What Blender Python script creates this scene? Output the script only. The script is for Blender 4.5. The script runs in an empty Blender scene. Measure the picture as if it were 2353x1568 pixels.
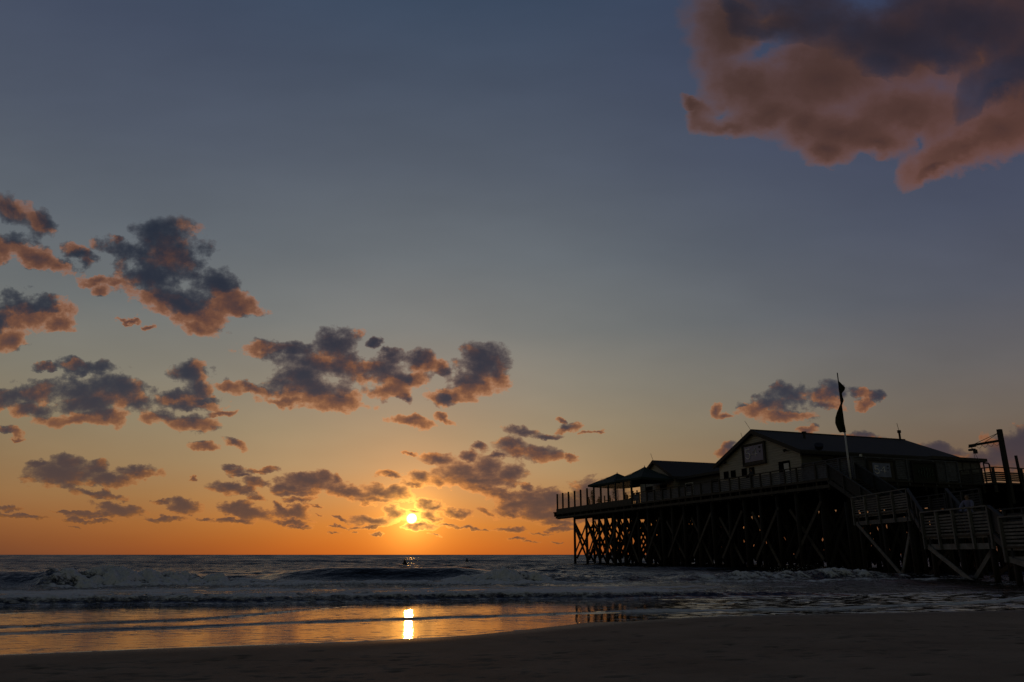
import bpy, bmesh, math, random
import numpy as np
from mathutils import Vector, Matrix

random.seed(7)
rng = np.random.default_rng(11)
scn = bpy.context.scene
COL = scn.collection
R = math.radians

# ---------------------------------------------------------------- camera
CAM_Z = 1.1
LENS = 26.0
PITCH = math.atan((1387 - 853) / 1849.0)
cam_d = bpy.data.cameras.new("camera")
cam_d.lens = LENS; cam_d.sensor_width = 36.0
cam_d.clip_start = 0.05; cam_d.clip_end = 20000
cam = bpy.data.objects.new("camera", cam_d)
COL.objects.link(cam)
cam.location = (0, 0, CAM_Z)
cam.rotation_euler = (R(90) + PITCH, 0, 0)
scn.camera = cam
SP, CP = math.sin(PITCH), math.cos(PITCH)

def ray23(x, y):
    """slope (X/Y, dz/Y) of the sight line through a point of the 2353 px wide survey sketch"""
    cx = (x - 1176.5) / 1699.5; cy = (784 - y) / 1699.5
    k = CP - cy * SP
    return cx / k, (SP + cy * CP) / k

def ground23(x, y, z=0.0):
    u, v = ray23(x, y)
    Y = (z - CAM_Z) / v
    return u * Y, Y

# ---------------------------------------------------------------- tagging helpers
def tag(o, label=None, cat=None, group=None, kind=None):
    if label: o["label"] = label
    if cat: o["category"] = cat
    if group: o["group"] = group
    if kind: o["kind"] = kind
    return o

AX = (0.333 / math.hypot(.333, .943), -0.943 / math.hypot(.333, .943))   # along the front of the pier
BX = (-AX[1], AX[0])                                                     # across the pier
ROT = math.atan2(AX[1], AX[0])

def W(s, t, z=0.0):
    return (s * AX[0] + t * BX[0], s * AX[1] + t * BX[1], z)

class Frame:
    """a thing's root (Empty) with an origin in pier axes (s, t, z) or world axes"""
    def __init__(self, name, o, label, cat, group=None, world=False):
        e = bpy.data.objects.new(name, None); COL.objects.link(e)
        e.empty_display_size = 0.3
        if world:
            e.location = o
        else:
            e.location = W(*o); e.rotation_euler = (0, 0, ROT)
        self.o = Vector(o); self.e = e
        tag(e, label, cat, group)

class MB:
    def __init__(self, origin=(0, 0, 0)):
        self.v = []; self.f = []; self.o = Vector(origin)
    def add(self, vs, fs):
        n = len(self.v)
        self.v += [tuple(Vector(p) - self.o) for p in vs]
        self.f += [tuple(i + n for i in q) for q in fs]
    def box(self, lo, hi):
        x0, y0, z0 = lo; x1, y1, z1 = hi
        self.add([(x0,y0,z0),(x1,y0,z0),(x1,y1,z0),(x0,y1,z0),(x0,y0,z1),(x1,y0,z1),(x1,y1,z1),(x0,y1,z1)],
                 [(0,3,2,1),(4,5,6,7),(0,1,5,4),(1,2,6,5),(2,3,7,6),(3,0,4,7)])
    def beam(self, p, q, w, h, up=(0, 0, 1)):
        p = Vector(p); q = Vector(q); d = (q - p).normalized()
        side = d.cross(Vector(up))
        if side.length < 1e-4: side = d.cross(Vector((1, 0, 0)))
        side.normalize(); u = side.cross(d).normalized()
        vs = []
        for c in (p, q):
            for a, b in ((-1,-1),(1,-1),(1,1),(-1,1)):
                vs.append(c + side * (a * w / 2) + u * (b * h / 2))
        self.add(vs, [(3,2,1,0),(4,5,6,7),(0,1,5,4),(1,2,6,5),(2,3,7,6),(3,0,4,7)])
    def tube(self, pts, rad, n=8, cap=True):
        pts = [Vector(p) for p in pts]
        if not isinstance(rad, (list, tuple)): rad = [rad] * len(pts)
        vs = []; fs = []
        ref = None
        for i, p in enumerate(pts):
            d = (pts[min(i+1, len(pts)-1)] - pts[max(i-1, 0)]).normalized()
            a = d.cross(Vector((0, 0, 1)) if abs(d.z) < .95 else Vector((1, 0, 0))) if ref is None else (ref - d * ref.dot(d))
            a.normalize(); ref = a; b = d.cross(a)
            for k in range(n):
                an = 2 * math.pi * k / n
                vs.append(p + (a * math.cos(an) + b * math.sin(an)) * rad[i])
        for i in range(len(pts) - 1):
            for k in range(n):
                k2 = (k + 1) % n
                fs.append((i*n+k, i*n+k2, (i+1)*n+k2, (i+1)*n+k))
        if cap:
            fs.append(tuple(range(n-1, -1, -1))); fs.append(tuple((len(pts)-1)*n + k for k in range(n)))
        self.add(vs, fs)
    def prism(self, poly, ax, lo, hi):
        """poly of 2-D points extruded along axis ax (0, 1 or 2) from lo to hi"""
        def mk(p, c):
            r = list(p); r.insert(ax, c); return tuple(r)
        n = len(poly)
        vs = [mk(p, lo) for p in poly] + [mk(p, hi) for p in poly]
        fs = [tuple(range(n-1, -1, -1)), tuple(range(n, 2*n))]
        for k in range(n):
            k2 = (k+1) % n; fs.append((k, k2, n+k2, n+k))
        self.add(vs, fs)
    def mesh(self, name, mat, smooth=False):
        me = bpy.data.meshes.new(name)
        me.from_pydata(self.v, [], self.f); me.update()
        bm = bmesh.new(); bm.from_mesh(me)
        bmesh.ops.recalc_face_normals(bm, faces=bm.faces); bm.to_mesh(me); bm.free()
        if mat: me.materials.append(mat)
        if smooth:
            for p in me.polygons: p.use_smooth = True
        return me
    def build(self, name, mat, parent=None, smooth=False, kind=None, label=None):
        o = bpy.data.objects.new(name, self.mesh(name, mat, smooth)); COL.objects.link(o)
        if parent is not None:
            o.parent = parent.e if isinstance(parent, Frame) else parent
        if kind: o["kind"] = kind
        if label: o["label"] = label
        return o

def make_obj(name, me, parent=None):
    o = bpy.data.objects.new(name, me); COL.objects.link(o)
    if parent is not None: o.parent = parent.e if isinstance(parent, Frame) else parent
    return o

# ---------------------------------------------------------------- node helpers
class NT:
    def __init__(self, tree): self.t = tree
    def n(self, typ, **kw):
        nd = self.t.nodes.new(typ)
        for k, v in kw.items(): setattr(nd, k, v)
        return nd
    def link(self, a, b): self.t.links.new(a, b)
    def put(self, sock, val):
        if hasattr(val, "links") or isinstance(val, bpy.types.NodeSocket): self.link(val, sock)
        else: sock.default_value = val
    def math(self, op, a, b=None, c=None, clamp=False):
        nd = self.n("ShaderNodeMath", operation=op); nd.use_clamp = clamp
        self.put(nd.inputs[0], a)
        if b is not None: self.put(nd.inputs[1], b)
        if c is not None: self.put(nd.inputs[2], c)
        return nd.outputs[0]
    def vec(self, op, a, b=None, c=None, scale=None):
        nd = self.n("ShaderNodeVectorMath", operation=op)
        self.put(nd.inputs[0], a)
        if b is not None: self.put(nd.inputs[1], b)
        if c is not None: self.put(nd.inputs[2], c)
        if scale is not None: self.put(nd.inputs["Scale"], scale)
        return nd.outputs["Value"] if op in ("LENGTH", "DOT_PRODUCT", "DISTANCE") else nd.outputs["Vector"]
    def comb(self, x, y, z):
        nd = self.n("ShaderNodeCombineXYZ")
        self.put(nd.inputs[0], x); self.put(nd.inputs[1], y); self.put(nd.inputs[2], z)
        return nd.outputs[0]
    def sep(self, v):
        nd = self.n("ShaderNodeSeparateXYZ"); self.put(nd.inputs[0], v); return nd.outputs
    def rng(self, v, a, b, c=0.0, d=1.0, smooth=False):
        nd = self.n("ShaderNodeMapRange"); nd.clamp = True
        if smooth: nd.interpolation_type = "SMOOTHSTEP"
        self.put(nd.inputs[0], v)
        for i, q in enumerate((a, b, c, d)): self.put(nd.inputs[i+1], q)
        return nd.outputs[0]
    def mix(self, f, a, b, blend="MIX"):
        nd = self.n("ShaderNodeMix", data_type="RGBA", blend_type=blend)
        self.put(nd.inputs["Factor"], f)
        A = [i for i in nd.inputs if i.name == "A" and i.type == "RGBA"][0]
        B = [i for i in nd.inputs if i.name == "B" and i.type == "RGBA"][0]
        self.put(A, a); self.put(B, b)
        return [o for o in nd.outputs if o.type == "RGBA"][0]
    def ramp(self, f, stops, interp="LINEAR"):
        nd = self.n("ShaderNodeValToRGB"); cr = nd.color_ramp; cr.interpolation = interp
        while len(cr.elements) < len(stops): cr.elements.new(0.5)
        for e, (p, c) in zip(cr.elements, stops):
            e.position = p; e.color = (*c, 1)
        self.put(nd.inputs[0], f)
        return nd.outputs[0]
    def noise(self, vec, scale, detail=4, rough=.55, dist=0.0, dim="3D", lac=2.0):
        nd = self.n("ShaderNodeTexNoise", noise_dimensions=dim)
        self.put(nd.inputs["Vector"], vec)
        nd.inputs["Scale"].default_value = scale; nd.inputs["Detail"].default_value = detail
        nd.inputs["Roughness"].default_value = rough; nd.inputs["Distortion"].default_value = dist
        nd.inputs["Lacunarity"].default_value = lac
        return nd

def lin(r, g, b):
    f = lambda c: (c/255/12.92) if c <= 10.3 else ((c/255+.055)/1.055)**2.4
    return (f(r), f(g), f(b))

def mat_new(name):
    m = bpy.data.materials.new(name); m.use_nodes = True
    nt = NT(m.node_tree); bs = m.node_tree.nodes["Principled BSDF"]
    return m, nt, bs

def simple_mat(name, c, rough=.7, var=.35, scale=6.0, metal=0.0, stretch=(1,1,1), bump=.0, spec=.3):
    m, nt, bs = mat_new(name)
    tc = nt.n("ShaderNodeTexCoord").outputs["Object"]
    v = nt.vec("MULTIPLY", tc, stretch)
    oi = nt.n("ShaderNodeObjectInfo").outputs["Random"]
    nz = nt.noise(v, scale, 6, .62)
    lo = tuple(x*(1-var) for x in c); hi = tuple(min(1, x*(1+var)) for x in c)
    col = nt.ramp(nz.outputs[0], [(.3, lo), (.7, hi)])
    k = nt.rng(oi, 0, 1, .78, 1.2)
    mul = nt.vec("SCALE", col, scale=k)
    nt.link(mul, bs.inputs["Base Color"])
    nt.link(nt.rng(nz.outputs[0], .3, .7, max(0, rough-.12), min(1, rough+.12)), bs.inputs["Roughness"])
    bs.inputs["Metallic"].default_value = metal
    bs.inputs["Specular IOR Level"].default_value = spec
    if bump:
        b = nt.n("ShaderNodeBump"); b.inputs["Strength"].default_value = bump; b.inputs["Distance"].default_value = .02
        nt.link(nz.outputs[0], b.inputs["Height"]); nt.link(b.outputs[0], bs.inputs["Normal"])
    return m

M = {}
M["wood"] = simple_mat("weathered_wood", (.075, .070, .064), .85, .5, 3.0, stretch=(1, 1, 1), bump=.4)
M["pile"] = simple_mat("wet_timber", (.022, .020, .018), .75, .5, 4.0, bump=.4)
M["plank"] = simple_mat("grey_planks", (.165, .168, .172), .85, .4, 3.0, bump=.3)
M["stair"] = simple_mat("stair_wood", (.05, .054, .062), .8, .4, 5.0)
M["slat"] = simple_mat("slat_wood", (.12, .13, .165), .8, .4, 5.0)
M["roof"] = simple_mat("roof_felt", (.05, .05, .056), .85, .3, 9.0)
M["trim"] = simple_mat("dark_trim", (.03, .03, .028), .7, .3, 5.0)
M["metal"] = simple_mat("dark_steel", (.04, .04, .042), .5, .3, 12.0, metal=.6)
M["pole"] = simple_mat("white_pole", (.55, .56, .6), .45, .1, 8.0)
M["white"] = simple_mat("white_paint", (.6, .62, .64), .6, .1, 6.0)
M["glassdark"] = simple_mat("dark_window", (.008, .009, .010), .6, .2, 2.0, spec=.0)
M["canvas"] = simple_mat("green_canvas", (.018, .032, .029), .85, .3, 4.0)
M["signpanel"] = simple_mat("sign_panel", (.34, .33, .48), .6, .25, 2.5)
M["signblue"] = simple_mat("sign_panel_blue", (.22, .26, .42), .6, .25, 2.5)
M["letter"] = simple_mat("sign_letter", (.9, .9, .98), .5, .1, 5.0)
M["signgreen"] = simple_mat("sign_green", (.018, .024, .018), .7, .3, 3.0)
M["greenletter"] = simple_mat("green_letter", (.07, .10, .085), .6, .2, 5.0)
M["skin"] = simple_mat("skin", (.30, .19, .14), .6, .1, 10.0)
M["hair_blond"] = simple_mat("blond_hair", (.16, .115, .075), .7, .3, 30.0)
M["hair_dark"] = simple_mat("dark_hair", (.02, .015, .012), .7, .3, 30.0)
M["shirt"] = simple_mat("pale_shirt", (.22, .23, .40), .85, .15, 8.0)
M["jacket"] = simple_mat("dark_jacket", (.03, .03, .035), .85, .2, 8.0)
M["jacket_tan"] = simple_mat("tan_jacket", (.12, .08, .05), .85, .2, 8.0)
M["flag"] = simple_mat("flag_cloth", (.035, .04, .014), .85, .3, 3.0)
M["buoy"] = simple_mat("buoy_rubber", (.03, .02, .018), .5, .2, 5.0)
M["leaf"] = simple_mat("leaf", (.05, .06, .03), .7, .4, 9.0)
M["pot"] = simple_mat("pot", (.10, .075, .055), .8, .2, 6.0)

def siding_mat(name, c, pitch):
    m, nt, bs = mat_new(name)
    tc = nt.n("ShaderNodeTexCoord").outputs["Object"]
    z = nt.sep(tc)[2]
    fr = nt.math("FRACT", nt.math("MULTIPLY", z, 1/pitch))
    groove = nt.rng(fr, 0.0, .18, .45, 1.0)
    nz = nt.noise(nt.vec("MULTIPLY", tc, (.6, .6, 6)), 2.0, 5, .6)
    k = nt.math("MULTIPLY", groove, nt.rng(nz.outputs[0], .3, .7, .75, 1.15))
    nt.link(nt.vec("SCALE", tuple(c), scale=k), bs.inputs["Base Color"])
    bs.inputs["Roughness"].default_value = .75
    b = nt.n("ShaderNodeBump"); b.inputs["Strength"].default_value = .8; b.inputs["Distance"].default_value = .02
    nt.link(fr, b.inputs["Height"]); nt.link(b.outputs[0], bs.inputs["Normal"])
    return m
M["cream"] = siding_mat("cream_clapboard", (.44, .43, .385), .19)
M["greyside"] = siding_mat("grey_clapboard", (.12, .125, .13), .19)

def glass_mat():
    m, nt, bs = mat_new("screen_glass")
    out = [n for n in m.node_tree.nodes if n.type == "OUTPUT_MATERIAL"][0]
    tr = nt.n("ShaderNodeBsdfTransparent"); tr.inputs[0].default_value = (.86, .87, .80, 1)
    gl = nt.n("ShaderNodeBsdfGlossy"); gl.inputs["Roughness"].default_value = .05
    gl.inputs[0].default_value = (.8, .8, .8, 1)
    df = nt.n("ShaderNodeBsdfTranslucent"); df.inputs[0].default_value = (.30, .30, .26, 1)
    lw = nt.n("ShaderNodeLayerWeight"); lw.inputs[0].default_value = .5
    fr_ = nt.math("MULTIPLY_ADD", nt.math("POWER", lw.outputs["Facing"], 4.0), .35, .03)
    m1 = nt.n("ShaderNodeMixShader"); nt.link(fr_, m1.inputs[0])
    nt.link(tr.outputs[0], m1.inputs[1]); nt.link(gl.outputs[0], m1.inputs[2])
    tc = nt.n("ShaderNodeTexCoord").outputs["Object"]
    nz = nt.noise(nt.vec("MULTIPLY", tc, (3, 3, .4)), 2.0, 4, .6)
    m2 = nt.n("ShaderNodeMixShader"); nt.link(nt.rng(nz.outputs[0], .35, .7, .02, .11), m2.inputs[0])
    nt.link(m1.outputs[0], m2.inputs[1]); nt.link(df.outputs[0], m2.inputs[2])
    nt.link(m2.outputs[0], out.inputs[0])
    m.node_tree.nodes.remove(bs)
    return m
M["glass"] = glass_mat()

# ================================================================ SKY
SUN_PX = (946, 1192)
def sky_dir(x, y):
    u, v = ray23(x, y)
    return Vector((u, 1, v)).normalized()
SUN_DIR = sky_dir(*SUN_PX)
SUN_EL = math.asin(SUN_DIR.z); SUN_AZ = math.atan2(SUN_DIR.x, SUN_DIR.y)

# clouds: blobs (x, y, rx, ry, tilt) in the units of the survey sketch; each list has an affine map (ox, oy, k)
CLOUDS = [
 # high dark bank, upper right
 ((0, 0, 1), [(2060,90,400,150,0),(2230,40,340,170,0),(2440,140,330,230,0),(1690,60,95,120,0),(1722,200,95,75,0),(1664,285,75,26,6),(1592,240,38,14,22),(1612,268,30,36,0),
   (1760,262,130,52,0),(1850,290,70,60,0),(1935,300,170,58,0),(1905,345,70,36,0),(2010,325,90,34,0),(2230,330,150,42,-27),(2300,300,150,70,-20),(2150,388,55,17,-30),(2080,255,180,80,0),(1890,180,220,110,0),(1800,60,120,60,0),(2700,60,300,300,0),(2200,-120,700,170,0)]),
 # left upper clouds
 ((0, 413.6, .2738), [(1390,470,270,150,0),(1440,640,310,200,0),(1130,610,270,95,15),(1350,790,330,110,0),(1480,1010,400,130,8),(1640,1130,270,130,15),
   (1900,930,190,130,30),(2020,1060,190,85,15),(1600,1230,130,70,15),(840,850,190,45,0),(850,930,85,80,0),(650,600,180,70,28),(970,510,60,30,0),
   (80,240,190,95,35),(320,340,160,80,35),(60,560,220,110,10),(320,640,270,85,18),(480,720,140,55,15),(200,1090,320,115,5),(430,1080,150,100,20),
   (490,1210,140,65,10),(60,1170,220,110,0),(60,1340,160,80,0),(1230,1215,55,22,0),(1060,1185,90,16,0),(-150,600,200,150,0),(-150,1150,200,150,0)]),
 # left middle clouds
 ((0, 790.5, .3165), [(650,165,200,48,4),(340,150,110,30,-5),(700,400,450,105,0),(890,330,190,120,20),(290,370,200,80,0),(560,330,150,70,0),
   (40,390,150,80,0),(200,480,150,50,0),(550,545,250,50,0),(810,540,120,60,0),(1400,220,135,85,10),(1450,330,110,130,0),(1400,430,250,50,0),
   (1660,330,110,45,20),(1270,390,150,60,0),(1620,490,110,22,0),(1400,575,180,55,0),(1150,530,130,55,0),(60,630,110,30,20),(130,690,45,14,0),
   (1480,735,95,30,8),(1710,730,75,33,15),(450,950,240,78,0),(500,860,110,50,0),(700,900,80,50,0),(790,990,170,50,0),(1000,930,140,45,0),(270,880,70,34,0),
   (740,1100,165,28,8),(880,1205,165,35,8),(760,1240,65,18,0),(60,1195,85,18,3),(150,1255,190,13,4),(620,1240,90,25,0),(500,1222,110,10,0),
   (650,1287,175,15,2),(1340,1180,120,46,5),(1170,1142,75,15,-5),(1220,1275,135,20,0),(540,1332,50,6,5),(1395,975,25,14,0),(-120,420,160,90,0),(-100,1250,160,20,0)]),
 # centre bank
 ((514.7, 716.9, .2969), [(470,290,280,65,3),(870,270,140,130,0),(800,400,350,95,5),(1150,430,280,85,0),(1320,350,100,60,0),(1530,385,105,80,0),
   (650,600,330,105,5),(590,500,180,80,0),(240,605,140,38,12),(900,690,210,75,10),(470,685,230,42,3),(1250,590,190,70,0),(1400,665,75,38,20),
   (1450,520,160,70,0),(2020,420,175,165,-20),(1910,550,200,120,-15),(1720,660,160,55,-10),(2120,500,90,100,0),(1690,440,80,60,0),(1160,235,55,28,0),
   (1440,840,160,36,8),(1700,835,90,28,20)]),
 # low left of the sun
 ((441.2, 992.6, .2031), [(470,430,115,50,15),(800,435,180,36,-3),(560,490,110,28,0),(460,640,240,62,8),(650,640,70,50,0),(740,570,120,55,10),
   (1350,570,330,105,5),(1200,500,100,60,0),(1480,520,110,75,0),(1640,530,62,52,0),(1150,650,240,65,0),(1750,680,340,65,8),(2150,680,230,78,5),
   (2290,640,90,55,0),(1200,770,180,36,0),(1420,855,60,18,0),(740,755,120,40,12),(600,890,280,75,12),(470,850,120,58,0),(1150,925,190,58,8),(1000,860,85,30,30),
   (1220,880,85,50,0),(130,1000,65,20,10),(450,1010,300,30,0),(1120,1020,215,28,2),(1230,1070,140,17,0),(1690,1000,95,22,10),(1640,1070,115,15,2),(1450,965,55,13,12),
   (1980,1005,190,50,2),(1850,1070,85,20,0),(2010,1082,140,18,0),(1620,1145,70,8,0),(1840,1130,50,8,0),(2080,1150,90,12,4)]),
 # around and right of the sun
 ((845.6, 937.5, .2344), [(1550,230,180,48,6),(1750,268,140,28,0),(1960,200,120,40,-8),(1890,130,55,26,20),(2110,262,60,14,0),(2240,255,70,14,-5),
   (1400,350,135,70,0),(1450,430,180,60,15),(1680,445,190,68,5),(1830,450,95,60,0),(2000,480,62,40,10),(1080,390,75,40,0),(980,480,85,46,0),(1260,465,95,38,0),
   (680,490,165,48,0),(420,445,85,17,10),(230,655,135,34,5),(510,690,140,58,0),(440,745,110,34,8),(690,720,65,60,0),(900,640,255,95,0),(1180,600,150,120,0),
   (1390,660,140,100,0),(1050,720,330,66,0),(1290,845,210,58,10),(1150,790,150,30,5),(1560,780,75,42,30),(1450,960,190,72,0),(1650,930,200,120,0),(1810,900,170,100,0),
   (1700,1050,190,60,0),(1400,1050,85,30,0),(2250,850,260,140,0),(2050,1000,250,120,0),(130,840,240,58,5),(330,850,80,72,30),(60,900,190,40,0),(560,945,130,46,10),(660,985,90,28,0),
   (280,1040,115,60,0),(430,1020,60,26,0),(590,1050,115,65,0),(640,1090,85,28,0),(80,1110,150,45,0),(870,1035,150,42,6),(1170,1030,95,30,25),
   (510,1160,180,34,0),(870,1185,80,17,2),(1010,1185,85,17,3),(1140,1190,62,11,0),(1400,1195,135,24,2),(1690,1240,135,14,0),(1850,1195,120,26,0),(1860,1130,140,30,0),
   (1450,1290,80,11,0),(1600,1315,85,8,0),(1860,1305,65,11,0),(650,1240,65,9,0),(790,1155,60,16,5)]),
 # over the roofs
 ((1617.7, 827.3, .3125), [(440,340,190,58,-8),(680,265,180,80,0),(880,270,130,72,0),(900,335,130,40,0),(600,400,190,48,0),(170,410,65,24,0),(90,370,30,42,0),
   (1170,235,100,44,0),(1250,265,75,36,0),(1170,320,65,36,0),(740,512,75,24,0),(1110,565,190,46,0),(1700,690,170,70,0),(2280,690,200,130,0),(2330,600,130,90,0),(2050,740,150,80,0),
   (170,660,70,36,-35)]),
]
HOLES = [(1752,118,80,24,-14),(1655,262,48,20,-12),(2118,338,14,40,22),(1975,-4,80,30,-10)]

CLD = dict(grow=1.30, smin=.30, warp=.022, warp2=.018, fk=1.35, nk=2.5)
BLOBS = []
for n_, ((ox, oy, k), bl) in enumerate(CLOUDS):
    for (x, y, rx, ry, rot) in bl:
        g_ = (CLD["grow"] - (.12 if n_ == 0 else .04) + .06 * min(1, max(0, (oy + y*k - 980) / 90))) * k / 1699.5
        BLOBS.append(((ox + x*k - 1176.5) / 1699.5, (784 - (oy + y*k)) / 1699.5, rx*g_, ry*g_, R(-rot)))
HOLE_B = [((x-1176.5)/1699.5, (784-y)/1699.5, rx*1.3/1699.5, ry*1.3/1699.5, R(-rot)) for (x, y, rx, ry, rot) in HOLES]

def reach(b, m):
    """half extents of a tilted blob times m"""
    c, s = math.cos(b[4]), math.sin(b[4])
    return (m*math.hypot(b[2]*c, b[3]*s) + .03, m*math.hypot(b[2]*s, b[3]*c) + .03)

def inside(bl, cell, m):
    x0, x1, y0, y1 = cell
    out = []
    for q in bl:
        ex, ey = reach(q, m)
        if q[0]+ex > x0 and q[0]-ex < x1 and q[1]+ey > y0 and q[1]-ey < y1: out.append(q)
    return out

def cloud_group(blobs, holes, y0, y1):
    """sky-plane position -> cloud thickness there (D0) and a step towards the sun (D1)"""
    g = bpy.data.node_groups.new("cloud_thickness", "ShaderNodeTree")
    for nm in ("P0", "P1"): g.interface.new_socket(nm, in_out="INPUT", socket_type="NodeSocketVector")
    for nm in ("D0", "D1"): g.interface.new_socket(nm, in_out="OUTPUT", socket_type="NodeSocketFloat")
    gn = NT(g); gi = gn.n("NodeGroupInput"); go = gn.n("NodeGroupOutput")
    prev = None
    for which in (0, 1):
        P = gi.outputs[which]
        if prev is not None: P = gn.vec("MULTIPLY_ADD", prev, (1e-7, 1e-7, 0), P)
        py = gn.sep(P)[1]
        det = 8 if which == 0 else 4
        wz2 = gn.noise(gn.vec("MULTIPLY", P, (1, 1.5, 1)), 42.0, 4, .6, dim="2D")
        wv2 = gn.vec("SCALE", gn.vec("SUBTRACT", wz2.outputs["Color"], (.5, .5, .5)), scale=CLD["warp2"])
        Q = gn.vec("ADD", P, wv2)
        if y1 > -.16:
            wz = gn.noise(P, 17.0, 2, .5, dim="2D")
            Q = gn.vec("ADD", Q, gn.vec("SCALE", gn.vec("SUBTRACT", wz.outputs["Color"], (.5, .5, .5)), scale=gn.rng(py, -.20, -.05, .004, CLD["warp"])))
        Q = gn.vec("MULTIPLY", Q, (1, 1, 0))
        cur = None
        def blob(b, dep):
            mp = gn.n("ShaderNodeMapping", vector_type="TEXTURE")
            gn.link(Q if dep is None else gn.vec("MULTIPLY_ADD", dep, (1e-7, 1e-7, 0), Q), mp.inputs["Vector"])   # chained, so that nodes run one after another
            mp.inputs["Location"].default_value = (b[0], b[1], 0)
            mp.inputs["Rotation"].default_value = (0, 0, b[4])
            mp.inputs["Scale"].default_value = (b[2], b[3], 1)
            return gn.vec("LENGTH", mp.outputs[0])
        for b in blobs:
            d = blob(b, cur)
            cur = d if cur is None else gn.math("SMOOTH_MIN", cur, d, CLD["smin"])
        f = gn.math("SUBTRACT", 1.0, cur)
        for b in holes:
            d = blob(b, f)
            f = gn.math("SMOOTH_MIN", f, gn.math("MULTIPLY_ADD", d, .55, -.12), .35)
        acc = None
        lo_w = gn.rng(py, -.12, -.20, 0, 1, True); hi_w = gn.rng(py, .12, .24, 0, 1, True)
        dep = lambda: gn.vec("MULTIPLY_ADD", f, (1e-7, 1e-7, 0), P)
        a = None
        if y0 < .24 and y1 > -.20: a = gn.noise(gn.vec("MULTIPLY", dep(), (1, 1.25, 1)), 24.0, det, .63, dim="2D").outputs[0]
        if y1 > .12:
            n1 = gn.noise(gn.vec("MULTIPLY", dep(), (1, 1.15, 1)), 9.0, det, .54, dim="2D").outputs[0]
            a = n1 if a is None else gn.math("MULTIPLY_ADD", hi_w, gn.math("SUBTRACT", n1, a), a)
        if y0 < -.12:
            n3 = gn.noise(gn.vec("MULTIPLY", dep(), (1, 1.9, 1)), 46.0, det - 1, .63, dim="2D").outputs[0]
            a = n3 if a is None else gn.math("MULTIPLY_ADD", lo_w, gn.math("SUBTRACT", n3, a), a)
        f = gn.math("MULTIPLY", gn.math("MAXIMUM", f, -1.2), CLD["fk"])
        D = gn.math("MULTIPLY_ADD", gn.math("SUBTRACT", a, .5), gn.math("MULTIPLY", gn.rng(py, .14, .26, CLD["nk"], CLD["nk"]*.5), gn.rng(py, -.19, -.10, .68, 1.0)), f)
        gn.link(D, go.inputs[which]); prev = D
    return g

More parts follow.
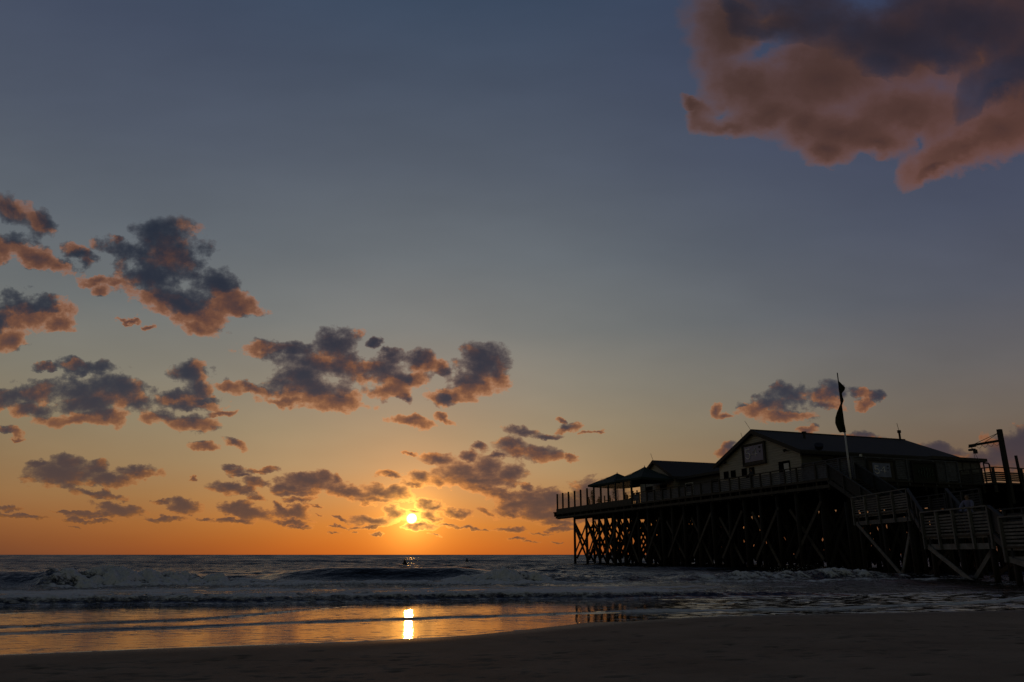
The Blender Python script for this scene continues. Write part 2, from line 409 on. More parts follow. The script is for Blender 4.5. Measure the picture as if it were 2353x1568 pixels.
def build_world():
    w = bpy.data.worlds.new("World"); scn.world = w; w.use_nodes = True
    t = w.node_tree; nt = NT(t)
    bg = t.nodes["Background"]; out = t.nodes["World Output"]
    # --- direction -> tangent-plane coordinates of the sky
    d = nt.n("ShaderNodeTexCoord").outputs["Generated"]
    d = nt.vec("NORMALIZE", d)
    fwd = (0, CP, SP); up = (0, -SP, CP)
    df = nt.vec("DOT_PRODUCT", d, fwd)
    dfc = nt.math("MAXIMUM", df, .12)
    X = nt.math("DIVIDE", nt.vec("DOT_PRODUCT", d, (1, 0, 0)), dfc)
    Yp = nt.math("DIVIDE", nt.vec("DOT_PRODUCT", d, up), dfc)
    P0 = nt.comb(X, Yp, 0.0)
    front = nt.rng(df, .2, .4, 0, 1, True)
    sx = (SUN_PX[0]-1176.5)/1699.5; sy = (784-SUN_PX[1])/1699.5
    to_sun = nt.vec("SUBTRACT", (sx, sy, 0), P0)
    dist = nt.vec("LENGTH", to_sun)
    # light from the sun: thickness met on the way towards it
    stepv = nt.vec("SCALE", nt.vec("NORMALIZE", nt.vec("ADD", nt.vec("NORMALIZE", to_sun), (0, -.45, 0))), scale=nt.math("ADD", nt.rng(Yp, -.25, .16, .007, .048), nt.rng(Yp, .16, .34, 0, .095)))
    P1 = nt.vec("ADD", P0, stepv)

    # --- clear sky
    el = nt.math("ARCSINE", nt.sep(d)[2])
    elp = nt.math("DIVIDE", el, R(90), clamp=True)
    def epos(y): return math.asin(sky_dir(1176, y).z) / R(90)
    def stops(lst):
        s = [(max(0, epos(y)), lin(*c)) for y, c in lst]
        return sorted(s, key=lambda q: q[0])
    near = stops([(1275,(186,92,30)),(1245,(196,108,38)),(1210,(200,124,52)),(1150,(191,140,84)),(1080,(176,148,108)),(1000,(160,143,113)),(900,(143,136,120)),(760,(122,125,122)),
                  (600,(105,112,117)),(400,(86,94,106)),(200,(72,82,99)),(0,(61,75,96)),(-300,(48,60,80)),(-1200,(36,46,66))])
    side = stops([(1275,(100,66,46)),(1245,(113,73,47)),(1210,(132,87,53)),(1150,(139,104,68)),(1080,(137,112,81)),(1000,(134,121,98)),(900,(124,120,108)),(760,(106,110,111)),
                  (600,(92,99,108)),(400,(78,86,102)),(200,(68,77,97)),(0,(58,70,92)),(-300,(46,57,78)),(-1200,(36,46,66))])
    azr = nt.math("SUBTRACT", nt.math("ARCTAN2", nt.sep(d)[0], nt.sep(d)[1]), SUN_AZ)
    wgt = nt.math("EXPONENT", nt.math("MULTIPLY", nt.math("POWER", nt.math("ABSOLUTE", nt.math("DIVIDE", azr, .34)), 2.0), -1.0))
    sky = nt.mix(wgt, nt.ramp(elp, side), nt.ramp(elp, near))
    right = nt.rng(azr, .18, .85, 0, 1, True)
    sky = nt.mix(right, sky, nt.vec("MULTIPLY", sky, (.62, .62, .80)))
    soft = nt.noise(nt.vec("MULTIPLY", P0, (1, 3, 1)), 4.0, 3, .5).outputs[0]
    sky = nt.vec("SCALE", sky, scale=nt.rng(soft, .3, .7, .95, 1.05))
    # glow round the sun
    sdot = nt.vec("DOT_PRODUCT", d, tuple(SUN_DIR))
    ang = nt.math("ARCCOSINE", nt.math("MINIMUM", sdot, 1.0))
    def glow(sig, k, c):
        e = nt.math("EXPONENT", nt.math("MULTIPLY", nt.math("DIVIDE", ang, sig), -1.0))
        return nt.vec("SCALE", c, scale=nt.math("MULTIPLY", e, k))
    glo = nt.vec("ADD", glow(.085, .40, (1.0, .25, .015)), glow(.020, 1.8, (1.0, .46, .07)))
    sky_g = nt.vec("ADD", sky, glo)
    disc = nt.rng(ang, .0075, .0030, 0, 1, True)
    core = nt.vec("SCALE", (1.0, .80, .40), scale=nt.math("MULTIPLY", disc, 9.0))
    # --- cloud colour
    shade = nt.ramp(elp, stops([(1275,(122,76,50)),(1215,(104,74,58)),(1150,(86,68,62)),(1050,(70,62,65)),(930,(56,58,67)),(780,(45,50,62)),(600,(38,45,58)),(400,(40,40,50)),(150,(43,39,46)),(-200,(40,38,48))]))
    lit = nt.ramp(elp, stops([(1275,(205,120,55)),(1215,(218,138,68)),(1150,(212,134,76)),(1050,(208,128,74)),(930,(200,124,70)),(780,(190,115,65)),(600,(166,104,66)),(400,(136,89,64)),(150,(116,79,62)),(-200,(90,70,66))]))
    shade = nt.mix(right, shade, nt.vec("MULTIPLY", shade, (.88, .88, 1.0)))
    lit = nt.mix(right, lit, nt.vec("MULTIPLY", lit, (.90, .82, .74)))
    lowf = nt.math("MULTIPLY", nt.rng(Yp, -.08, -.18, 0, .48), nt.math("SUBTRACT", 1.0, wgt))
    lit = nt.vec("SCALE", lit, scale=nt.math("SUBTRACT", 1.0, lowf))
    # --- physical sky for everything outside the western sky
    ns = nt.n("ShaderNodeTexSky", sky_type="NISHITA")
    ns.sun_disc = False; ns.sun_elevation = SUN_EL; ns.sun_rotation = SUN_AZ
    ns.air_density = 1.2; ns.dust_density = 2.0
    back = nt.vec("SCALE", nt.vec("MULTIPLY", ns.outputs[0], (1.05, .97, .84)), scale=.055)
    west = nt.rng(nt.sep(d)[1], -.15, .35, 0, 1, True)
    below = nt.rng(nt.sep(d)[2], -.03, 0.0, 1, 0)
    clear = nt.mix(below, nt.mix(west, back, nt.vec("ADD", sky_g, core)), (.012, .012, .014, 1))
    # --- colouring of a cloud of thickness D0
    cg = bpy.data.node_groups.new("cloud_colour", "ShaderNodeTree")
    for nm, ty in (("D0", "Float"), ("D1", "Float"), ("front", "Float"), ("clear", "Color"), ("glow", "Color"), ("core", "Color"), ("shade", "Color"), ("lit", "Color"), ("dens", "Float"), ("soft", "Float"), ("lining", "Color")):
        cg.interface.new_socket(nm, in_out="INPUT", socket_type="NodeSocket" + ty)
    cg.interface.new_socket("Color", in_out="OUTPUT", socket_type="NodeSocketColor")
    c = NT(cg); ci = c.n("NodeGroupInput").outputs; co = c.n("NodeGroupOutput")
    p0 = c.math("MAXIMUM", ci[0], 0.0); p1 = c.math("MAXIMUM", ci[1], 0.0)
    tau = c.math("MULTIPLY", c.math("POWER", p0, 1.2), ci[8])
    alpha = c.math("MULTIPLY", c.math("SUBTRACT", 1.0, c.math("EXPONENT", c.math("MULTIPLY", tau, -1.0))), ci[2])
    opt = c.math("ADD", c.math("MULTIPLY", p1, 2.8), c.math("MULTIPLY", p0, 1.0))
    L = c.math("EXPONENT", c.math("MULTIPLY", c.math("MULTIPLY", opt, ci[9]), -1.25))
    # only sides that open towards the sun are lit
    gate = c.rng(c.math("SUBTRACT", ci[0], ci[1]), -.12, .40, .08, 1.0, True)
    gate = c.math("MAXIMUM", gate, c.math("MULTIPLY", c.math("SUBTRACT", 1.0, ci[9]), 2.2, clamp=True))
    L = c.math("MULTIPLY", L, gate)
    mid = c.vec("MULTIPLY", c.mix(.42, ci[6], ci[7]), (.84, .85, .76))
    cc = c.mix(c.math("MULTIPLY", L, 2.0, clamp=True), ci[6], mid)
    cc = c.mix(c.math("MULTIPLY_ADD", L, 2.0, -1.0, clamp=True), cc, ci[7])
    rim = c.math("EXPONENT", c.math("MULTIPLY", p0, -2.6))
    cc = c.vec("ADD", cc, c.vec("SCALE", ci[4], scale=c.math("MULTIPLY_ADD", rim, 3.2, .10)))
    cc = c.vec("ADD", cc, c.vec("SCALE", ci[10], scale=c.math("EXPONENT", c.math("MULTIPLY", p0, -1.7))))
    cc = c.vec("ADD", cc, c.vec("SCALE", ci[5], scale=.55))
    c.link(c.mix(alpha, ci[3], cc), co.inputs[0])
    thick = nt.math("ADD", nt.rng(Yp, .06, .28, 4.2, 2.4), nt.rng(Yp, -.22, -.12, 1.0, 0))
    lining = glow(.034, 1.5, (1.0, .50, .10))
    soft_l = nt.rng(Yp, .08, .28, 1.0, .62)
    # --- the sky plane is cut into cells so that each only works through its own clouds
    stats = []
    def leaf(cell):
        sm = .012 + max(0, min(1, (cell[3] + .25) / .41)) * .045 + max(0, min(1, (cell[3] - .16) / .18)) * .095
        big = (cell[0] - sm, cell[1] + sm, cell[2] - sm, cell[3] + .01)
        bl = inside(BLOBS, big, 2.1)
        e = nt.n("ShaderNodeBackground"); e.inputs[1].default_value = 1.0
        if not inside(BLOBS, cell, 1.35):
            nt.link(clear, e.inputs[0]); return e.outputs[0]
        gr = nt.n("ShaderNodeGroup"); gr.node_tree = cloud_group(bl, inside(HOLE_B, big, 2.6), cell[2], cell[3])
        nt.link(P0, gr.inputs[0]); nt.link(P1, gr.inputs[1])
        k = nt.n("ShaderNodeGroup"); k.node_tree = cg
        for i, q in enumerate((gr.outputs[0], gr.outputs[1], front, clear, glo, core, shade, lit, thick, soft_l, lining)): nt.link(q, k.inputs[i])
        nt.link(k.outputs[0], e.inputs[0]); stats.append(len(bl))
        return e.outputs[0]
    def split(cell, depth):
        x0, x1, y0, y1 = cell
        nb = len(inside(BLOBS, cell, 1.9))
        if depth == 0 or nb <= 7 or not inside(BLOBS, cell, 1.35): return leaf(cell)
        best = None
        for ax in (0, 1):
            a0, a1 = (x0, x1) if ax == 0 else (y0, y1)
            for q in (.25, .35, .42, .5, .58, .65, .75):
                m = a0 + (a1 - a0) * q
                A, B = ((x0, m, y0, y1), (m, x1, y0, y1)) if ax == 0 else ((x0, x1, y0, m), (x0, x1, m, y1))
                cost = q * len(inside(BLOBS, A, 1.9)) + (1-q) * len(inside(BLOBS, B, 1.9))
                if best is None or cost < best[0]: best = (cost, ax, m, A, B)
        _, ax, m, A, B = best
        fac = nt.math("GREATER_THAN", X if ax == 0 else Yp, m)
        mx = nt.n("ShaderNodeMixShader"); nt.link(fac, mx.inputs[0])
        nt.link(split(A, depth-1), mx.inputs[1]); nt.link(split(B, depth-1), mx.inputs[2])
        return mx.outputs[0]
    top = nt.n("ShaderNodeMixShader")
    fac = nt.math("MULTIPLY", nt.math("GREATER_THAN", df, .45), nt.math("GREATER_THAN", nt.sep(d)[2], -.004))
    nt.link(fac, top.inputs[0])
    nt.link(clear, bg.inputs[0]); bg.inputs[1].default_value = 1.0
    nt.link(bg.outputs[0], top.inputs[1])
    nt.link(split((-1.1, 1.1, -.30, .75), 7), top.inputs[2])
    nt.link(top.outputs[0], out.inputs[0])
    print("cloud cells", len(stats), stats)
    w.cycles.sampling_method = "MANUAL"; w.cycles.sample_map_resolution = 512
build_world()

sun_d = bpy.data.lights.new("sun", "SUN"); sun_d.energy = 0.06; sun_d.angle = R(.55); sun_d.color = (1.0, .40, .08)
sun = bpy.data.objects.new("sun", sun_d); COL.objects.link(sun)
sun.rotation_euler = (-SUN_DIR).to_track_quat("-Z", "Y").to_euler()
sun.location = (0, 0, 30)

# ================================================================ SEA AND BEACH
def vnoise(x, y, seed):
    """smooth value noise, numpy, range 0..1"""
    r = np.random.default_rng(seed); T = r.random((256, 256)).astype(np.float32)
    xi = np.floor(x).astype(np.int64); yi = np.floor(y).astype(np.int64)
    fx = (x - xi).astype(np.float32); fy = (y - yi).astype(np.float32)
    fx = fx*fx*(3-2*fx); fy = fy*fy*(3-2*fy)
    a = T[yi & 255, xi & 255]; b = T[yi & 255, (xi+1) & 255]; c = T[(yi+1) & 255, xi & 255]; d = T[(yi+1) & 255, (xi+1) & 255]
    return (a*(1-fx)+b*fx)*(1-fy) + (c*(1-fx)+d*fx)*fy

def fbm(x, y, seed, octv=4, gain=.5):
    s = 0; a = 1; n = 0
    for i in range(octv):
        s = s + a*vnoise(x*2**i + 17.3*i, y*2**i + 9.1*i, seed+i); n += a; a *= gain
    return s/n

def sstep(a, b, x):
    t = np.clip((x-a)/(b-a), 0, 1); return t*t*(3-2*t)

# shoreline: survey points (x, y, height of the sand lip)
SH = [(-900,1560,.10),(0,1506,.10),(420,1489,.10),(800,1476,.10),(1000,1466,.10),(1150,1455,.11),(1300,1441,.12),(1450,1428,.14),(1600,1418,.17),(1900,1411,.20),(2353,1402,.22),(3200,1390,.24)]
shx = []; shy = []; shz = []
for x, y, z in SH:
    X, Y = ground23(x, y, z); shx.append(X); shy.append(Y); shz.append(z)
def shore_y(X): return np.interp(X, shx, shy)
def shore_z(X): return np.interp(X, shx, shz)

def grid_mesh(name, X, Y, Z, attrs, mat):
    nr, nc = X.shape
    me = bpy.data.meshes.new(name)
    co = np.stack([X, Y, Z], -1).reshape(-1, 3).astype(np.float32)
    idx = np.arange(nr*nc).reshape(nr, nc)
    q = np.stack([idx[:-1,:-1], idx[:-1,1:], idx[1:,1:], idx[1:,:-1]], -1).reshape(-1, 4).astype(np.int32)
    me.vertices.add(len(co)); me.vertices.foreach_set("co", co.ravel())
    me.loops.add(q.size); me.loops.foreach_set("vertex_index", q.ravel())
    me.polygons.add(len(q)); me.polygons.foreach_set("loop_start", (np.arange(len(q))*4).astype(np.int32))
    me.polygons.foreach_set("use_smooth", np.ones(len(q), dtype=bool))
    me.update(calc_edges=True)
    for k, v in attrs.items():
        at = me.attributes.new(k, "FLOAT", "POINT"); at.data.foreach_set("value", v.astype(np.float32).ravel())
    me.materials.append(mat)
    o = bpy.data.objects.new(name, me); COL.objects.link(o)
    return o

# ---- waves --------------------------------------------------------------
def xs(X, Y):    # bearing of a point in survey units
    return 1176.5 + X / Y * 1699.5 * 1.045

def line_pts(pts):
    P = [ground23(x, y, z) for x, y, z in pts]
    return np.array([p[0] for p in P]), np.array([p[1] for p in P])

def sea_height(X, Y, step):
    b = xs(X, Y)
    land = Y - shore_y(X)
    z = np.zeros_like(X); foam = np.zeros_like(X); shallow = np.zeros_like(X)
    wob0 = (fbm(X*.35, Y*.12, 71, 3) - .5)
    Yb0 = np.interp(b, [-600,0,600,1200,1700,2000,2353,3000], [17.2,18.0,18.8,20.2,21.3,22.4,24.0,27]) + wob0*.9
    Yc0 = np.interp(b, [-600,0,600,1200,1800,2353,3200], [24.2,25.2,27.2,29.4,34.0,38.5,44]) + wob0*1.3
    deep = sstep(-.3, 4.0, Y - Yb0)                          # swash -> open water
    # open-water chop
    r = np.random.default_rng(5)
    chop = np.zeros_like(X)
    for i in range(46):
        lam = .55 * 1.115**i * r.uniform(.9, 1.1)
        ang = r.normal(0, .55) + math.pi/2 - .15
        kx, ky = 2*math.pi/lam*math.cos(ang), 2*math.pi/lam*math.sin(ang)
        ph = r.uniform(0, 6.28)
        amp = .0125 * lam**.62 * (1 if lam < 2.2 else (2.2/lam)**.75)
        fade = np.clip((lam/step - 2.5)/2.5, 0, 1)
        p = kx*X + ky*Y + ph
        chop += amp * fade * (np.sin(p) + .25*np.sin(2*p + .6))
    patch = .55 + .9*fbm(X*.09, Y*.12, 61, 3)
    far = sstep(24, 42, Y)
    calm = 1 - .75*np.exp(-((Y - Yc0)/2.0)**2) - .6*np.exp(-((Y-31.5)/2.0)**2)*sstep(500, 700, b)*(1-sstep(1080, 1200, b))
    z += chop * patch * deep * (.35 + .65*far) * .72 * np.clip(calm, .2, 1)
    # swash: the thin convex sheet running up the sand
    A = np.interp(X, [-20, 1.0, 3.0, 6.0], [.10, .105, .05, .03])
    sw = A * np.clip(1 - land/9.5, 0, 1)**2
    z += sw
    shallow = 1 - sstep(-.25, .25, Y - Yb0)
    rip = (fbm(X*1.3, Y*4.5, 21, 4) - .5)
    rip2 = (fbm(X*3.0, Y*9, 27, 3) - .5)
    right = sstep(1400, 1650, b)
    rr_ = fbm(X*1.5, Y*6.5, 29, 3, .5) - .5 + .5*(fbm(X*2.8, Y*12, 39, 2, .5) - .5)
    z += rr_*.040*right*shallow
    z += (rip*.006 + rip2*.003) * shallow * (.10 + .30*sstep(1.5, 6, land) + 1.2*right)
    # helper for long-crested waves
    def crest(Yc, amp, front, back, sharp=1.0):
        d = Y - Yc
        return amp * np.where(d < 0, np.exp(-(d/front)**2), np.exp(-(np.abs(d)/back)**1.3))
    turb = fbm(X*2.2, Y*2.2, 33, 5, .6); turb2 = fbm(X*8, Y*8, 43, 3, .65)
    wob = (fbm(X*.35, Y*.12, 71, 3) - .5)
    # 1. the breaker
    Yc = np.interp(b, [-600,0,600,1200,1800,2353,3200], [24.2,25.2,27.2,29.4,34.0,38.5,44]) + wob*1.3
    am = np.interp(b, [-600,-200,0,150,200,235,300,420,470,560,640,1000,1050,1120,1165,1215,1260,1310,1380,1450,1520,1600,1700,1800,1900,1990,2050,2200,2700],
                      [.44,.54,.57,.56,.58,.66,.56,.48,.42,.27,.20,.16,.26,.40,.58,.44,.34,.28,.33,.30,.22,.30,.36,.34,.46,.40,.26,.12,.08])
    fo = np.interp(b, [-600,60,130,200,480,640,1000,1060,1230,1290,1420,1560,1620,2000,2120,2400], [0,0,.5,1,1,.62,.62,1,1,.42,.42,.25,.60,.62,.38,.15])
    c1 = crest(Yc, am, np.interp(b, [100, 300], [.72, .85]), 2.2)
    z += c1
    d = Y - Yc
    roll = np.exp(-((d+.35)/1.05)**2)
    fm = fo * roll * np.clip(.15 + 1.9*(turb-.15) , 0, 1.3)
    z += fo * roll * ((turb-.5)*.62 + (turb2-.5)*.13) * np.clip(am/.4, .3, 1.2)
    foam = np.maximum(foam, fm)
    # its foot of foam: a roll in front
    Yr = np.interp(b, [-600,0,600,1200,1800,2353], [23.4,24.2,25.4,26.8,30.5,34]) + wob*1.6
    ar = np.interp(b, [-600,80,140,480,620,1250,1350,1500,2400], [.02,.02,.10,.16,.20,.17,.10,.12,.08])
    rr = np.exp(-((Y-Yr)/.7)**2)
    z += ar * rr * (.35 + 1.3*turb)
    fr_ = np.interp(b, [-600,60,160,500,1300,1500,2000,2300], [0,.1,.9,.9,.85,.5,.7,.3])
    foam = np.maximum(foam, fr_ * rr * (.3 + 1.1*turb))
    # 2. the dark swell standing up behind it
    Yc2 = np.interp(b, [300,700,1100,1400], [32.5,31.2,31.0,32.5]) + wob*1.0
    am2 = np.interp(b, [380,480,560,640,700,760,840,900,980,1050,1110,1180,1300], [.0,.10,.16,.30,.40,.47,.48,.45,.46,.44,.30,.10,0])
    z += crest(Yc2, am2*1.2, .8, 2.6)
    # 3. swells farther out
    for (y0, a0, seed) in ((38, .12, 3), (46, .14, 8), (58, .16, 14), (74, .2, 19), (95, .24, 25), (125, .3, 31), (170, .34, 36)):
        w2 = fbm(X*.05, Y*.0 + seed, seed, 2)
        Yc3 = y0 + (fbm(X*.03, Y*0 + 3.3*seed, seed+90, 2)-.5)*y0*.25
        z += crest(Yc3, a0*np.clip(w2*2.6-.9, 0, 1), y0*.02+.6, y0*.03+1.0)
    # 4. the spent bore with its carpet of foam
    Yb = np.interp(b, [-600,0,600,1200,1700,2000,2353,3000], [17.2,18.0,18.8,20.2,21.3,22.4,24.0,27]) + wob*.9 + (fbm(X*1.6, Y*.3, 81, 3)-.5)*.35
    ab = np.interp(b, [-600,0,1200,1700,1850,2000,2353], [.17,.17,.15,.12,.08,.03,.02])
    d = Y - Yb
    body = np.where(d < 0, np.exp(-(d/.22)**2), np.exp(-(np.abs(d)/5.0)**2))
    z += ab*body
    ruff = np.exp(-((d-.35)/.6)**2)
    z += ab * ruff * ((turb-.5)*1.0 + (turb2-.5)*.6)
    fb = np.interp(b, [-600,0,1250,1500,1700,1900,2050], [1,1,.95,.75,.4,.25,.05])
    lace = fbm(X*.8, Y*2.2, 51, 4, .6)
    carpet = sstep(-.12, .05, d) * (1 - sstep(4.6, 6.8, d))
    foam = np.maximum(foam, fb * carpet * np.clip(.62 + 1.8*(lace-.45), 0, 1))
    foam = np.maximum(foam, fb * np.exp(-((d-.1)/.35)**2) * (.25+.8*turb))
    # stray foam behind the breaker on the right
    foam = np.maximum(foam, np.clip(fbm(X*.5, Y*1.3, 55, 4, .6)-.56, 0, 1)*2.2 * sstep(1250, 1600, b) * sstep(20, 24, Y) * (1-sstep(36, 44, Y)))
    # 5. little bores on the swash (dark fronts)
    def bore(pts, h, back=1.1, fm=0.0, w=.07):
        px, py = line_pts(pts)
        yl = np.interp(X, px, py, left=np.nan, right=np.nan)
        ok = ~np.isnan(yl)
        yl = np.nan_to_num(yl) + (fbm(X*1.1, X*0+h*100, 91, 4)-.5)*.30
        dd = Y - yl
        k = sstep(px[0], px[0]+1.2, X) * (1 - sstep(px[-1]-1.5, px[-1], X)) * (.55 + .9*fbm(X*1.7, X*0+5, 95, 3))
        prof = np.where(dd < 0, np.exp(-(dd/w)**2), np.exp(-np.abs(dd)/back))
        return np.where(ok, h*k*prof, 0), np.where(ok, fm*k*np.exp(-((dd-.05)/.16)**2), 0)
    for pts, h, fm in (([(-900,1478,.02),(0,1441,.03),(430,1424,.03),(850,1390,.0)], .020, .05),
                       ([(-900,1470,.05),(0,1456,.05),(400,1441,.05),(860,1424,.04),(1300,1412,.04),(1480,1406,.04)], .021, .08),
                       ([(-600,1428,.0),(0,1411,.0),(170,1404,.0)], .02, .05)):
        dz, df_ = bore(pts, h, .22, fm, .045); z += dz; foam = np.maximum(foam, df_)
    dz, df_ = bore([(1330,1409,.03),(1596,1404,.03),(1853,1400,.03),(1930,1398,.03),(2071,1391,.03),(2282,1382,.03),(2353,1372,.03),(2700,1352,.02)], .045, .25, .85, .04)
    z += dz; foam = np.maximum(foam, df_*1.3)
    # under the land the sheet dives into the sand
    z -= np.clip(-land, 0, 1) * .12
    wet = np.clip(1 - land/7.5, 0, 1)
    return z, np.clip(foam, 0, 1), shallow, right*shallow

def build_sea():
    rows = [5.5]
    while rows[-1] < 9000:
        y = rows[-1]
        if y < 15: dy = .032
        elif y < 36: dy = .055
        elif y < 130: dy = max(.055, .0035*y - .07)
        else: dy = .035*y
        rows.append(y + dy)
    Yr = np.array(rows); u = np.linspace(-1.08, 1.08, 1500)
    U, Y = np.meshgrid(u, Yr)
    X = U * (Y + 3.0)
    step = np.maximum(np.gradient(Yr)[:, None], (Yr[:, None]+3)*2.16/1500) * np.ones_like(X)
    z, foam, shallow, right = sea_height(X, Y, step)
    m, nt, bs = mat_new("sea_water")
    at = lambda nme: nt.n("ShaderNodeAttribute", attribute_name=nme).outputs["Fac"]
    geo = nt.n("ShaderNodeNewGeometry").outputs["Position"]
    fo, sh, ri = at("foam"), at("shallow"), at("ripple")
    # foam lace
    nz = nt.noise(nt.vec("MULTIPLY", geo, (1, 1.6, 1)), 5.0, 6, .65)
    nzf = nt.noise(nt.vec("MULTIPLY", geo, (1, 1.2, .7)), 13.0, 5, .7)
    lace = nt.rng(nt.math("ADD", nt.math("MULTIPLY", fo, 1.25), nt.math("ADD", nt.math("MULTIPLY_ADD", nz.outputs[0], 1.5, -.75), nt.math("MULTIPLY_ADD", nzf.outputs[0], .9, -.45))), .34, .70, 0, 1, True)
    lace = nt.math("MULTIPLY", lace, nt.rng(fo, .03, .2, 0, 1))
    # loose flecks on the swash
    fl = nt.noise(nt.vec("MULTIPLY", geo, (1.1, 3.4, 1)), 3.2, 5, .6)
    fl2 = nt.noise(nt.vec("MULTIPLY", geo, (.35, .8, 1)), .9, 2, .5)
    fleck = nt.math("MULTIPLY", nt.rng(nt.math("ADD", fl.outputs[0], nt.math("MULTIPLY", fl2.outputs[0], .35)), .75, .79, 0, .5, True), sh)
    fleck = nt.math("MULTIPLY", fleck, nt.rng(ri, 0, 1, 1, .35))
    foamf = nt.math("MAXIMUM", lace, fleck)
    water = nt.mix(sh, (.004, .0055, .005, 1), (.016, .011, .008, 1))
    fcol = nt.ramp(nzf.outputs[0], [(.25, (.58, .59, .64)), (.72, (.92, .92, .97))])
    nt.link(nt.mix(foamf, water, fcol), bs.inputs["Base Color"])
    nt.link(nt.math("MAXIMUM", nt.rng(foamf, 0, 1, .045, .85), nt.rng(nt.sep(geo)[1], 26, 60, 0, .24)), bs.inputs["Roughness"])
    bs.inputs["IOR"].default_value = 1.333
    nt.link(nt.rng(foamf, 0, 1, nt.rng(sh, 0, 1, .5, .85), .15), bs.inputs["Specular IOR Level"])
    # ripples too small for the mesh
    b1 = nt.n("ShaderNodeTexNoise"); b1.inputs["Scale"].default_value = 2.4; b1.inputs["Detail"].default_value = 5; b1.inputs["Roughness"].default_value = .6
    nt.link(nt.vec("MULTIPLY", geo, (1, 1.8, 1)), b1.inputs["Vector"])
    b2 = nt.noise(nt.vec("MULTIPLY", geo, (.12, .30, 1)), 1.0, 6, .6)
    yy = nt.sep(geo)[1]
    hgt = nt.math("ADD", nt.math("MULTIPLY", b1.outputs[0], nt.rng(sh, 0, 1, .055, .0028)),
                  nt.math("MULTIPLY", b2.outputs[0], nt.math("MULTIPLY", nt.rng(yy, 30, 60, 0, .16), nt.rng(yy, 90, 200, 1, 0))))
    hgt = nt.math("ADD", hgt, nt.math("MULTIPLY", nt.math("ADD", nz.outputs[0], nt.math("MULTIPLY", nzf.outputs[0], .5)), nt.math("MULTIPLY", foamf, .05)))
    hgt = nt.math("ADD", hgt, nt.math("MULTIPLY", b1.outputs[0], nt.math("MULTIPLY", ri, .004)))
    bp = nt.n("ShaderNodeBump"); bp.inputs["Strength"].default_value = 1.0; bp.inputs["Distance"].default_value = 1.0
    nt.link(hgt, bp.inputs["Height"])
    # far out only the faces of waves turned to the shore are seen: lean the mean normal that way
    far = nt.noise(nt.vec("MULTIPLY", nt.vec("DIVIDE", geo, nt.comb(nt.math("ADD", yy, 1.0), nt.math("ADD", nt.math("POWER", nt.math("MAXIMUM", yy, 1.0), 1.5), 1.0), 1.0)), (26, 160, 0)), 1.0, 5, .62)
    str_ = nt.noise(nt.vec("MULTIPLY", geo, (.10, .22, 1)), 1.0, 5, .6)
    vary = nt.math("ADD", nt.rng(str_.outputs[0], .36, .64, .08, .24), nt.rng(far.outputs[0], .38, .62, .0, .16))
    lean = nt.comb(0.0, nt.math("MULTIPLY", nt.rng(yy, 34, 120, 0, -1.0), vary), 0.0)
    nt.link(nt.vec("NORMALIZE", nt.vec("ADD", bp.outputs[0], lean)), bs.inputs["Normal"])
    o = grid_mesh("sea", X, Y, z, {"foam": foam, "shallow": shallow, "ripple": right}, m)
    tag(o, kind="structure")
    return o
build_sea()

